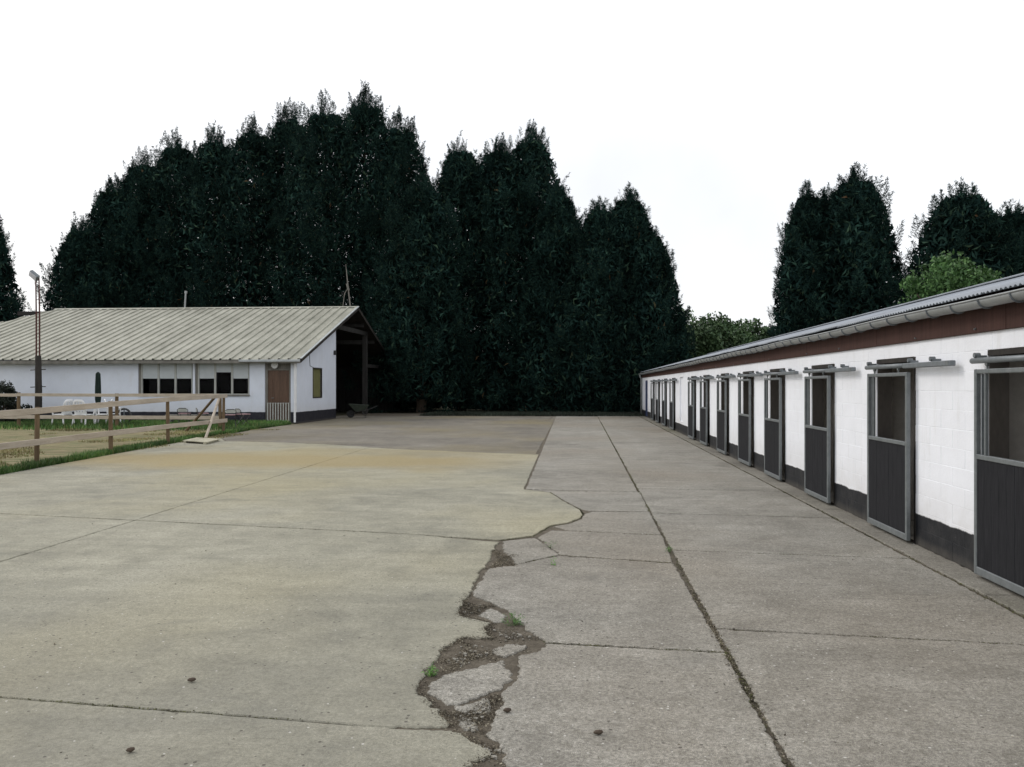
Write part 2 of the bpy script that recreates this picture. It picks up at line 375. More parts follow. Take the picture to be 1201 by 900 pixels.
# right-hand column
yj = [-2.4, .35, 3.12, 5.90, 8.68, 11.2, 13.9, 16.7, 19.4, 22.2, 25.0, 27.8, 30.6, 33.4, 36.2, 39.0, 41.8, 44.6, 49.3]
for i in range(len(yj)-1):
    a, b = yj[i]+.011, yj[i+1]-.011; st = .05 if a < 12 else .25
    x0 = XJ+.018; x1 = XS-.018
    slab([(x0, yl(x0, a)), (x1, yl(x1, a)), (x1, yl(x1, b)), (x0, yl(x0, b))], MAT['slab'], step=st*.6, amp=.014, seed=i)
# strip in front of the doors
ysr = [-2, 1.2, 4.1, 7.0, 9.85, 12.7, 15.6, 18.5, 21.4, 24.3, 27.2, 30, 33, 36, 39, 42, 45.5, 49.2]
for i in range(len(ysr)-1):
    st = .05 if ysr[i] < 14 else .25
    slab([(XS+.02, ysr[i]+.008), (3.475, ysr[i]+.008), (3.475, ysr[i+1]-.008), (XS+.02, ysr[i+1]-.008)], MAT['strip'], z=.006, step=st, amp=.013, seed=40+i)
# middle column, far part
ym = [13.42, 16.3, 19.3, 22.0, 24.9, 27.8, 30.7, 33.6, 36.5, 39.4, 42.3, 46.5]
for i in range(len(ym)-1):
    a, b = ym[i]+.011, ym[i+1]-.011
    xa = -.90 - .0145*(a-13.5); xb = -.90 - .0145*(b-13.5)
    x1 = XJ-.018
    slab([(xa+.02, yl(xa, a)), (x1, yl(x1, a)), (x1, yl(x1, b)), (xb+.02, yl(xb, b))], MAT['slab'], step=.2, amp=.014, seed=80+i)
# middle column, broken near part
def rj(y): return (G(705, y)[1])
XR = XJ-.018
def PX(pts, tail=()): return GW(pts) + list(tail)
BR = [
 PX([(622, 574.9), (750.5, 577.3), (761.3, 600), (692, 599.2), (683, 597.2), (662.5, 587.3), (646.5, 577.4)]),
 PX([(649, 617.3), (667, 614.6), (682, 609), (686, 603), (694, 600.2), (762, 600.8), (775.5, 627.2), (667, 622.4)]),
 PX([(646, 622.3), (667, 622.9), (776.5, 628), (789, 659.9), (657, 650.4), (645, 641), (631, 630.4)]),
 PX([(590, 634.6), (628, 630.9), (643, 640.9), (655, 650.9), (625, 657.3), (607, 661.6), (600, 656), (592, 645)]),
 PX([(607, 662.6), (625, 658.1), (656, 651.6), (789.8, 660.9), (850, 764.2), (645, 753.4), (616.5, 738.5), (598, 717.5), (577, 707.5), (555, 697.5), (563, 682), (574, 667)]),
 PX([(850.5, 765.7), (644, 755), (629, 765), (606.5, 770), (611, 788), (602, 799.5), (586, 814), (590, 828), (581.5, 843), (570.5, 860), (594, 877), (593, 903), (604, 980), (600, 1200)], [(.3, .2), (.1, -2), (XR, -2), (XR, 2)]),
 PX([(575.5, 713), (592, 720), (594, 728), (580, 729), (563, 721)]),
 PX([(504, 800), (524, 790), (590, 774), (593, 784), (601, 795), (584, 808), (569, 814), (533, 825.5), (522, 824.5), (505, 813)]),
 PX([(534, 829), (569, 818.5), (575, 824), (575, 832), (548, 833)]),
 PX([(536, 844), (553, 842), (561, 847), (557, 857), (543, 855)]),
 PX([(577, 762), (596, 755.5), (617, 755.5), (617, 761), (591, 769.5)]),
]
for i, p in enumerate(BR):
    slab(p, MAT['slab'], z=(-.003 if i > 5 else 0), step=.02, amp=.026 if i > 5 else .013, seed=120+i, name='broken_slab' if i > 5 else 'concrete_slab')
# overlay concrete: smooth pours on the left
O = [(646.7, 503), (631.7, 533), (614, 574), (645, 578), (661, 588), (680, 598), (683, 603), (680, 608), (665, 613.5), (645, 616.5), (625, 628.5), (586, 633.5)]
O2 = [(584, 636), (576, 647), (571, 665), (561, 671), (558, 681), (550, 695), (543, 705.5), (538, 722), (575, 730.5), (568, 740), (577, 747.5), (544, 747), (521, 759), (510, 775), (498, 788), (490, 809), (500, 819), (512, 834), (526, 851)]
O3 = [(530, 857), (552, 867), (574, 881), (568, 887), (550, 893), (545, 903), (560, 960), (556, 1200)]
oW, o2W, o3W = GW(O), GW(O2), GW(O3)
XL = -5.42
def LX(y): return XL - .018*(y-7.5)
Bl = lambda x: 9.3 - .195*(x+1.5)       # transverse joint B
Al = lambda x: 4.1 - .108*(x+1.3)       # transverse joint A
fe = GW([(628, 533.5)])[0]; fm = GW([(468, 527)])[0]; fl = GW([(380, 521)])[0]; fll = GW([(262, 512)])[0]
edgeL = GW([(0, 557), (130, 533), (200, 520.5), (240, 513)])
near_l = [(-10.5, -2), (-10.6, 9)]
g2 = .010
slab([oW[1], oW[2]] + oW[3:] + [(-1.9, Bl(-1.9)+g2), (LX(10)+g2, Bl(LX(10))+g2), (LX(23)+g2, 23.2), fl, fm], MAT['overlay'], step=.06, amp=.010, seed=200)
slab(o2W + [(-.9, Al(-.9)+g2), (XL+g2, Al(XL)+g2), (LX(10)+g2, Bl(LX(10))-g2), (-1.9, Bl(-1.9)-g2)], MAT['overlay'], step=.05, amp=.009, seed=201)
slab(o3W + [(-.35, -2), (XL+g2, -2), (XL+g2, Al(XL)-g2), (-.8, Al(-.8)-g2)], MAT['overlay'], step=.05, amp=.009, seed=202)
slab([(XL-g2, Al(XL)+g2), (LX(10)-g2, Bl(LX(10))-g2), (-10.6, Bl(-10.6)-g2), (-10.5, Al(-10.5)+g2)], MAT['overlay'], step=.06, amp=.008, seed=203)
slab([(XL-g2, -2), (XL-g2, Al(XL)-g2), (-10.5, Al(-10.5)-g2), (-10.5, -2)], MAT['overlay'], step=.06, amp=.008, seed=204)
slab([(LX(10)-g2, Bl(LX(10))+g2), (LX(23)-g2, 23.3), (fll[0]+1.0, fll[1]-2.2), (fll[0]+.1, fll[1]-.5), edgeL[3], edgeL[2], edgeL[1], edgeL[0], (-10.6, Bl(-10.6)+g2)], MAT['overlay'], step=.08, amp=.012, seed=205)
# old darker yard beyond
slab([(fll[0]+.1, fll[1]-.45), (fll[0]+1.0, fll[1]-2.17), (LX(23)-g2, 23.33), (LX(23)+g2, 23.23), (fl[0], fl[1]+.03), (fm[0], fm[1]+.03), (fe[0], fe[1]+.03), (-1.2, 33), (-1.35, 46.5), (-13.3, 46.5), (-13.3, 43), (-12.4, 43), (-12.4, 36.3), (-12.5, 32)],
     MAT['old_yard'], step=.2, amp=.03, seed=206, z=-.004)

# ---- litter, moss, weeds
def chips(name, segs, n_, spread, mat, size=(.006, .022), seed=1, zb=-.012, up=.014, parent=None, label=None):
    r = np.random.default_rng(seed); out = []
    Ls = np.array([math.dist(a, b) for a, b in segs]); Ls = Ls/Ls.sum(); idx = r.choice(len(segs), n_, p=Ls)
    A = np.array([s_[0][:2] for s_ in segs])[idx]; B = np.array([s_[1][:2] for s_ in segs])[idx]; t = r.random((n_, 1))
    dens = np.array([noise.noise((float(x)*1.3, float(y)*1.3, seed)) for x, y in (A+(B-A)*t)])
    keep = r.random(n_) < np.clip(.6 + dens*1.5, .15, 1)
    P = (A+(B-A)*t)[keep] + r.normal(0, spread, (keep.sum(), 2)); m = len(P)
    z = zb + r.random(m)*up; c = np.column_stack([P, z])
    a = r.random(m)*6.28; L = r.uniform(*size, m); W = L*r.uniform(.12, .45, m)
    d = np.column_stack([np.cos(a), np.sin(a), r.normal(0, .3, m)]); q = np.column_stack([-np.sin(a), np.cos(a), r.normal(0, .5, m)])
    V = np.stack([c-d*L[:, None], c+q*W[:, None]+[0, 0, .002], c+d*L[:, None], c-q*W[:, None]], 1).reshape(-1, 3)
    o = link(name, tri_mesh(name, V, 4), mat, parent); return tag(o, label, kind='stuff')
def seg_of(poly): return [(poly[i], poly[i+1]) for i in range(len(poly)-1)]
def area_chips(name, polys, n_, mat, seed, size=(.008, .03), label=None):
    r = np.random.default_rng(seed); segs = []
    for p in polys:
        c_ = np.mean([q[:2] for q in p], 0)
        for q in p: segs.append((tuple(q[:2]), tuple(c_)))
    return chips(name, segs, n_, .03, mat, size, seed, label=label)
cr = seg_of(o2W[5:]) + seg_of(o3W[:6])
chips('leaf_litter', cr, 12000, .02, MAT['chips'], (.002, .008), 11, label='brown leaf litter in the broken edge of the slabs')
area_chips('leaf_litter', [GW([(545, 706), (575, 709), (560, 722), (541, 722)]), GW([(572, 734), (600, 732), (636, 748), (620, 764), (585, 752)]), GW([(515, 775), (545, 752), (590, 760), (585, 772), (520, 788)]),
    GW([(515, 835), (575, 835), (585, 815), (580, 842), (560, 862), (530, 850)]), GW([(555, 866), (590, 872), (594, 895), (555, 897)]), GW([(580, 645), (603, 650), (600, 664), (578, 666)])], 24000, MAT['chips'], 12, (.002, .009), label='dead leaves and grit filling the holes between broken slabs')
chips('joint_moss', [((XJ, -1), (XJ, 12)), ((XJ, -1), (XJ, 6)), ((XJ, 12), (XJ, 40))], 16000, .015, MAT['moss'], (.003, .012), 13, label='moss and grit in the long joint between the slab columns')
chips('joint_grit', [((XJ, 1), (XJ, 7)), ((XJ, 3), (XJ, 6))], 7000, .02, MAT['chips'], (.003, .012), 14, label='brown crumbs lying along the long slab joint')
chips('joint_moss', [((XS, 0), (XS, 22)), ((XS, 22), (XS, 48))], 15000, .018, MAT['moss'], (.003, .014), 15, label='moss along the joint of the wall strip')
chips('joint_moss', [((XJ, yl(XJ, y)), (XS, yl(XS, y))) for y in yj[2:9]] + [((-.9+.1*k, Al(-.9)), (XL, Al(XL))) for k in (0,)] + [((-1.9, Bl(-1.9)), (-10, Bl(-10)))], 11000, .007, MAT['moss'], (.003, .010), 16, label='thin lines of moss in the cross joints')
chips('joint_moss', seg_of(GW([(652, 577), (748, 577.5)])) + seg_of(GW([(655, 652), (789, 660.5)])) + seg_of(GW([(643, 754), (848, 765)])) + seg_of(GW([(667, 622), (775, 628)])) + seg_of(oW[2:]) + seg_of(GW([(606, 662), (655, 652)])), 8000, .012, MAT['moss'], (.003, .011), 17, label='moss in the cracks of the middle column')
r_ = np.random.default_rng(5)   # loose crumbs everywhere on the yard
segs = [((float(a), float(b)), (float(a)+.9, float(b)+.6)) for a, b in zip(r_.uniform(-8, 2.4, 400), 2 + 20*r_.random(400)**1.6)]
chips('loose_grit', segs, 3800, .25, MAT['chips'], (.003, .010), 18, zb=.002, up=.003, label='loose crumbs and bits of leaf scattered on the concrete')
r = np.random.default_rng(61); m = MB()
for poly, cnt in ((GW([(545, 706), (575, 709), (560, 722), (541, 722)]), 22), (GW([(572, 734), (600, 732), (634, 748), (620, 760), (585, 750)]), 60), (GW([(515, 775), (545, 752), (588, 760), (583, 772), (520, 786)]), 60),
                  (GW([(515, 833), (570, 835), (580, 822), (575, 842), (557, 860), (535, 850)]), 60), (GW([(558, 868), (588, 874), (588, 893), (560, 893)]), 40), (GW([(580, 648), (600, 652), (598, 662), (580, 664)]), 25)):
    q = np.array(poly)
    for k in range(cnt):
        wts = r.dirichlet(np.ones(len(q))*.8); c_ = wts @ q; sz = .003+.010*r.random()**2.5
        vs = np.array([(-1, -1, -1), (1, -1, -1), (1, 1, -1), (-1, 1, -1), (-1, -1, 1), (1, -1, 1), (1, 1, 1), (-1, 1, 1)])*r.uniform(.55, 1.1, (8, 3))*[1, .8, .5]
        a = r.random()*6.28; R2 = np.array([[math.cos(a), -math.sin(a), 0], [math.sin(a), math.cos(a), 0], [0, 0, 1]])
        m.add((vs*sz) @ R2.T+[c_[0], c_[1], -.008+sz*.3], [(0, 3, 2, 1), (4, 5, 6, 7), (0, 1, 5, 4), (1, 2, 6, 5), (2, 3, 7, 6), (3, 0, 4, 7)])
tag(m.build('concrete_rubble', MAT['slab']), 'small grey crumbs of broken concrete lying in the soil holes', kind='stuff')
def weed(px, py, r, label, seed, h=.05, n_=120):
    rr = np.random.default_rng(seed); c_ = G(px, py); V = []
    for st in range(max(5, n_//14)):
        a = rr.random()*6.28; d = r*rr.random()**.7; top = np.array([c_.x+math.cos(a)*d, c_.y+math.sin(a)*d, h*rr.uniform(.25, 1)]); b = np.array([c_.x+math.cos(a)*d*.4, c_.y+math.sin(a)*d*.4, -.01])
        for k in range(14):
            t = rr.random(); p = b+(top-b)*t+rr.normal(0, .006, 3); dd = rr.normal(0, 1, 3); dd[2] = abs(dd[2])*.5; dd /= np.linalg.norm(dd); q = np.cross(dd, [0, 0, 1])+rr.normal(0, .2, 3); L = rr.uniform(.008, .02)
            V += [p, p+dd*L*.5+q*L*.3, p+dd*L, p+dd*L*.5-q*L*.3]
    o = link('weed', tri_mesh('weed', np.array(V), 4), MAT['weed']); tag(o, label, 'weed', 'weeds growing in the cracks')
weed(604, 731, .11, 'largest bright green weed beside the small broken slab piece in the crack', 1, .07, 330)
weed(506, 790, .06, 'green weed tuft at the left tip of the broken soil hole', 2, .045, 200)
weed(785, 647, .05, 'green weed in the long joint between the two slab columns', 3, .07, 130)
weed(646, 642, .11, 'thin grassy weed in the crack, farthest of three behind the broken slabs', 4, .09, 90)
weed(650, 663, .07, 'low green weed on the crack just in front of the thin grassy one', 5, .07, 90)
def lump(px, py, L, label, rz, name='dark_lump'):
    c_ = G(px, py); m = MB(); pts = [(-L, 0, .012), (-L*.5, .003, .017), (0, -.004, .019), (L*.55, .003, .017), (L, 0, .011)]
    m.tube(pts, [.008, .017, .02, .016, .007], 9)
    m.v = [(x*(1+.3*noise.noise((x*60, y*60, z*60))), y*.62+.004*noise.noise((x*90, y*90, 2)), z*.6+.002) for x, y, z in m.v]
    o = m.build(name, MAT['bark'], loc=(c_.x, c_.y, 0), rot=(0, 0, rz), smooth=True); tag(o, label, 'lump')
lump(702, 862, .021, 'small dark lump lying on the slab right of the broken soil holes', .2)
lump(225, 800, .020, 'small dark lump lying on the smooth left-hand concrete', .3)
lump(153, 883, .015, 'small dark crumb near the bottom left of the smooth concrete', .5)
lump(595, 836, .018, 'dark clod beside the right rim of the broken soil hole', .1)

# ================================================================== paddock and grass
pd = MB()
P = [(-60, -2), (-10.62, -2), (-10.65, 9)] + [(p[0]-.02, p[1]) for p in edgeL] + [(-12.5, 31.5), (-12.5, 36.6), (-60, 36.6)]
pd.add([(x, y, -.006) for x, y in P], [tuple(range(len(P)))])
tag(pd.build('paddock_ground', MAT['earth']), kind='structure')
def blades(name, pts, h, mat, seed, label, wid=.012):
    r = np.random.default_rng(seed); m = len(pts); P = np.column_stack([pts, np.full(m, -.01)])
    a = r.random(m)*6.28; hh = h*r.uniform(.4, 1.2, m); ln = np.column_stack([np.cos(a), np.sin(a), np.zeros(m)])*(hh*r.uniform(.1, .7, m))[:, None]
    q = np.column_stack([-np.sin(a), np.cos(a), np.zeros(m)])*(wid*r.uniform(.6, 1.4, m))[:, None]
    tip = P+ln+np.column_stack([np.zeros(m), np.zeros(m), hh])
    V = np.stack([P-q, P+q, tip], 1).reshape(-1, 3)
    return tag(link(name, tri_mesh(name, V), mat), label, kind='stuff')
def clumpy(p, seed, k=1.2, th=.0):
    v = np.array([noise.noise((float(x)*k, float(y)*k, seed)) for x, y in p]); return p[v > th - .0]
ed = [(-10.62, 2), (-10.65, 9)] + [(p[0], p[1]) for p in edgeL] + [(-12.4, 31.0), (-12.5, 35.9)]
r = np.random.default_rng(3); pts = []
for a, b in seg_of(ed):
    L = math.dist(a, b); m = int(L*1300); t = r.random(m)[:, None]
    q = np.array(a)+(np.array(b)-np.array(a))*t; wd = np.array([.32*(1+.8*noise.noise((0, float(y)*.9, 4))) for y in q[:, 1]])
    q[:, 0] -= np.abs(r.normal(0, 1, m))*wd*.7 - .04; pts.append(q)
pts = np.concatenate(pts)
blades('grass_verge', pts, .13, MAT['grass'], 31, 'lush green grass along the edge of the concrete under the fence', .011)
p2 = np.column_stack([r.uniform(-26, -12.7, 52000), 36.4-np.abs(r.normal(0, 1, 52000))*2.2]); p2 = p2[(p2[:, 1] > 30.2)]
blades('grass_bed', p2, .19, MAT['grass'], 32, 'green grass in front of the white house', .016)
p3 = np.column_stack([r.uniform(-24, -11.3, 60000), r.uniform(14, 31.5, 60000)]); p3 = clumpy(p3, 9, .55, .12)
blades('paddock_grass', p3, .06, MAT['straw'], 33, 'thin dry grass on the paddock', .014)
p4 = np.column_stack([r.uniform(-9, 6, 14000), r.uniform(46.8, 52, 14000)])
blades('grass_bed', p4, .16, MAT['bush'], 34, 'dark rough grass at the foot of the tall conifers', .02)

# ================================================================== STABLE BLOCK
XW = 3.48; XD = 3.40; Y0s, Y1s = 1.0, 49.0
stable = empty('stable_block', (XW, 25, 0), 0, 'long low white stable block with red fascia and a row of black sliding doors', 'stable')
def loc(o, par=stable):      # keep world-coordinate meshes under an offset parent
    o.matrix_parent_inverse = Matrix.Translation(par.location).inverted(); return o
LE = [1145, 1019, 945, 897.5, 866.6, 841.5, 821.5, 807.5, 785.6, 776.6, 769.2, 763.5]
DY = [onX(x, 600, XD).y for x in LE]                  # far edges of the doors
DW = 1.23
opens = [(y-DW+.07, y-.03, 0, 1.96) for y in DY]
rec = (onX(801.3, 500, XW).y, onX(797.2, 500, XW).y)    # whitewashed blind doorway
blue = (onX(759.5, 480, XW).y, onX(757, 480, XW).y+.35)
opens2 = opens + [(rec[0], rec[1], .42, 1.98), (blue[0], blue[1], 0, 1.95)]
opens2.sort()
ZT = 2.136; CH = .178
wall = empty('front_wall', (0, 0, 0)); wall.parent = stable; wall.matrix_parent_inverse = Matrix.Translation(stable.location).inverted()
bk = MB(); yy = Y0s
for (a, b, z0, z1) in opens2:
    bk.box(XW+.0022, XW+.17, yy, a, 0, ZT); bk.box(XW+.0022, XW+.17, a, b, z1, ZT)
    if z0 > 0: bk.box(XW+.0022, XW+.17, a, b, 0, z0)
    yy = b
bk.box(XW+.0022, XW+.17, yy, Y1s, 0, ZT)
bk.build('mortar', MAT['block'], wall)
bl_cache = {}
def block_mesh(L, hh):
    k = (round(L, 3), round(hh, 3))
    if k not in bl_cache:
        m = MB(); gx = .0016
        y0, y1, z0, z1 = gx, L-gx, gx, hh-gx; b = .0022
        vs = [(0, y0+b, z0+b), (0, y1-b, z0+b), (0, y1-b, z1-b), (0, y0+b, z1-b), (b, y0, z0), (b, y1, z0), (b, y1, z1), (b, y0, z1), (.03, y0, z0), (.03, y1, z0), (.03, y1, z1), (.03, y0, z1)]
        fs = [(0, 3, 2, 1)] + [(i, (i+1) % 4, (i+1) % 4+4, i+4) for i in range(4)] + [(i+4, (i+1) % 4+4, (i+1) % 4+8, i+8) for i in range(4)]
        m.add(vs, fs); bl_cache[k] = m.mesh('block')
    return bl_cache[k]
BL = .52; blocks = []
for c_ in range(12):
    z0 = c_*CH; z1 = z0+CH
    cuts = sorted([(a, b) for (a, b, oz0, oz1) in opens2 if z0+.09 > oz0 and z0+.09 < oz1])
    spans = []; y = Y0s
    for a, b in cuts: spans.append((y, a)); y = b
    spans.append((y, Y1s))
    off = (c_ % 2)*BL/2
    for a, b in spans:
        k = math.ceil((a-off)/BL+.001); ys_ = [a]
        while off+k*BL < b-.001: ys_.append(off+k*BL); k += 1
        ys_.append(b)
        for u, v in zip(ys_[:-1], ys_[1:]):
            if v-u > .03: blocks.append((u, v, z0, z1))
vis = sorted([b for b in blocks if b[1] > 6.45], key=lambda b: b[0]); near = vis[:298]; ns = set(near)
rest = [b for b in blocks if b not in ns]
for (u, v, z0, z1) in near:
    me = block_mesh(v-u, z1-z0); dx = random.uniform(-.0012, .0008)
    o = link('block', me, MAT['block'], wall, (XW+dx, u, z0), (random.uniform(-.004, .004), 0, random.uniform(-.003, .003)))
m = MB()
for (u, v, z0, z1) in rest:
    bm_ = block_mesh(v-u, z1-z0); dx = random.uniform(-.002, .0015)
    m.add([(p.co.x+XW+dx, p.co.y+u, p.co.z+z0) for p in bm_.vertices], [tuple(p.vertices) for p in bm_.polygons])
o = m.build('blockwork', MAT['block'], stable); loc(o); o['kind'] = 'stuff'
# far end wall, back wall, near wall, partitions, floor of boxes
m = MB()
m.box(XW+.17, 11, Y1s-.17, Y1s, 0, 2.3); m.box(10.83, 11, Y0s, Y1s-.17, 0, 2.3); m.box(XW+.17, 10.83, Y0s, Y0s+.17, 0, 2.3)
m.box(7.1, 7.25, Y0s+.17, Y1s-.17, 0, 3.2)
loc(m.build('outer_wall', MAT['block'], stable))
m = MB()
parts_y = []
for i in range(len(DY)):
    m.box(XW+.19, 7.08, DY[i]+.30, DY[i]+.42, 0, 2.25)
m.box(7.02, 7.09, Y0s+.2, Y1s-.2, 0, 2.2)
loc(m.build('partition_wall', MAT['inner'], stable))
m = MB(); m.box(XW+.1, 7.08, Y0s+.2, Y1s-.2, -.02, .015); loc(m.build('box_floor', MAT['inner'], stable))
# blind doorway panel and blue door
m = MB(); m.box(XW+.05, XW+.12, rec[0], rec[1], .42, 1.98); loc(m.build('blocked_doorway', MAT['block'], stable))
m = MB(); m.box(XW+.03, XW+.08, blue[0], blue[1], .02, 1.95, .01); o = loc(m.build('plain_door', MAT['blue_door'], stable)); o['label'] = 'plain dark blue door at the far end of the stable'
# fascia
ys2 = [1.0, 4.2, 7.25, 10.3, 13.4, 16.4, 19.5, 22.5, 25.6, 28.6, 31.6, 34.7, 37.7, 40.7, 43.8, 46.8, 49.05]
for a, b in zip(ys2[:-1], ys2[1:]):
    m = MB(); m.box(XW-.03, XW+.06, a+.003, b-.003, 2.115, 2.40, .004); loc(m.build('fascia_board', MAT['fascia'], stable, rot=None))
# conduit and cleats on the fascia
m = MB()
for k in range(20):
    y = 7.4+k*2.1+random.uniform(-.4, .4); m.tube([(XW-.034, y, 2.14+random.uniform(0, .02)), (XW-.05, y, 2.145)], .008, 6)
loc(m.build('fixing', MAT['galv'], stable))
# gutter
gm = MB(); XG = XW-.13; ZG = 2.375; rg = .066; seg = 9
ysg = [1.0]
while ysg[-1] < 49: ysg.append(ysg[-1]+.53)
def sag(y): return ZG - .006*math.sin((y-1)*1.3) - .0007*(y-7)
for gi in range(0, len(ysg)-1, 4):
    gm = MB(); yy_ = ysg[gi:gi+5]; vs = []; fs = []
    for y in yy_:
        for rr_ in (rg, rg-.005):
            for k in range(seg+1):
                t = math.pi + math.pi*k/seg; vs.append((XG+rr_*math.cos(t), y, sag(y)+rr_*math.sin(t)))
    n1 = seg+1; n2 = 2*n1
    for j in range(len(yy_)-1):
        for k in range(seg):
            fs.append((j*n2+k, j*n2+k+1, (j+1)*n2+k+1, (j+1)*n2+k)); fs.append((j*n2+n1+k, (j+1)*n2+n1+k, (j+1)*n2+n1+k+1, j*n2+n1+k+1))
        for k in (0, seg): fs.append((j*n2+k, (j+1)*n2+k, (j+1)*n2+n1+k, j*n2+n1+k))
    gm.add(vs, fs); gm.tube([(XG-rg, y, sag(y)+.003) for y in yy_], .009, 6)
    loc(gm.build('gutter', MAT['zinc'], stable, smooth=True))
bm2 = MB()
for k in range(seg+1):
    pass
def bracket_mesh():
    m = MB(); pts = [(rg_*math.cos(math.pi+math.pi*k/10), 0, rg_*math.sin(math.pi+math.pi*k/10)) for rg_ in (rg+.004,) for k in range(11)]
    for a, b in zip(pts[:-1], pts[1:]): m.bar(a, b, .022, .006, up=(0, 1, 0))
    m.box(rg-.01, rg+.06, -.011, .011, -.005, .002); return m.mesh('gutter_bracket')
bme = bracket_mesh()
for y in ysg[1:-1]:
    o = link('gutter_bracket', bme, MAT['galv_side'], stable, (XG, y, sag(y))); loc(o)
# roof sheets
XE, ZE, XRG = XG+.035, 2.438, 7.25; ZR = 3.455
sl_ = math.hypot(XRG-XE, ZR-ZE); an = math.atan2(ZR-ZE, XRG-XE)
SW = .836; wv = .076
def corr_mesh(Lx, width, wave, amp, th=.006, sub=6):
    n_ = int(round(width/wave*sub)); vs = []; fs = []
    for x in (0, Lx):
        for d in (0, -th):
            for k in range(n_+1):
                y = width*k/n_; vs.append((x, y, d+amp*math.sin(2*math.pi*y/wave)))
    q = n_+1
    for k in range(n_):
        fs += [(k, 2*q+k, 2*q+k+1, k+1), (q+k, q+k+1, 3*q+k+1, 3*q+k), (k, k+1, q+k+1, q+k), (2*q+k, 3*q+k, 3*q+k+1, 2*q+k+1)]
    m = MB(); m.add(vs, fs); return m.mesh('roof_sheet', True)
cm = corr_mesh(sl_, SW+.03, wv, .0095)
cm.materials.append(MAT['fibre'])
roof = MB(); roof.box(XRG-.12, XRG+.12, Y0s-.2, Y1s+.3, ZR-.005, ZR+.03, .01)
rf = loc(roof.build('roof', MAT['fibre'], stable))
y = Y0s-.2; i = 0
while y < Y1s+.2:
    o = link('roof_sheet', cm, None, rf, (XE+random.uniform(-.012, .012), y, ZE+.003*(i % 2)), (random.uniform(-.002, .002), -an, random.uniform(-.003, .003)))
    o.matrix_parent_inverse = Matrix.Identity(4); y += SW; i += 1
m = MB(); m.add([(XRG, Y0s-.2, ZR-.02), (XRG, Y1s+.3, ZR-.02), (11.3, Y1s+.3, ZR-.95), (11.3, Y0s-.2, ZR-.95)], [(0, 1, 2, 3)]); m.add([(XRG, Y0s-.2, ZR-.05), (XRG, Y1s+.3, ZR-.05), (11.3, Y1s+.3, ZR-.98), (11.3, Y0s-.2, ZR-.98)], [(0, 3, 2, 1)])
loc(m.build('rear_roof', MAT['fibre'], stable))
m = MB()
for (xx, zz_) in ((XW+.12, 2.44), (5.3, 2.88), (6.6, 3.2)): m.box(xx-.04, xx+.04, Y0s, Y1s, zz_-.09, zz_-.005)
loc(m.build('purlin', MAT['dark'], stable))
# downpipe at the far end
m = MB(); m.tube([(XG, 48.95, sag(48)-.05), (XG, 49.0, 2.2), (XW-.06, 49.06, 2.05), (XW-.06, 49.06, .05)], .045, 10); loc(m.build('downpipe', MAT['zinc'], stable, smooth=True))

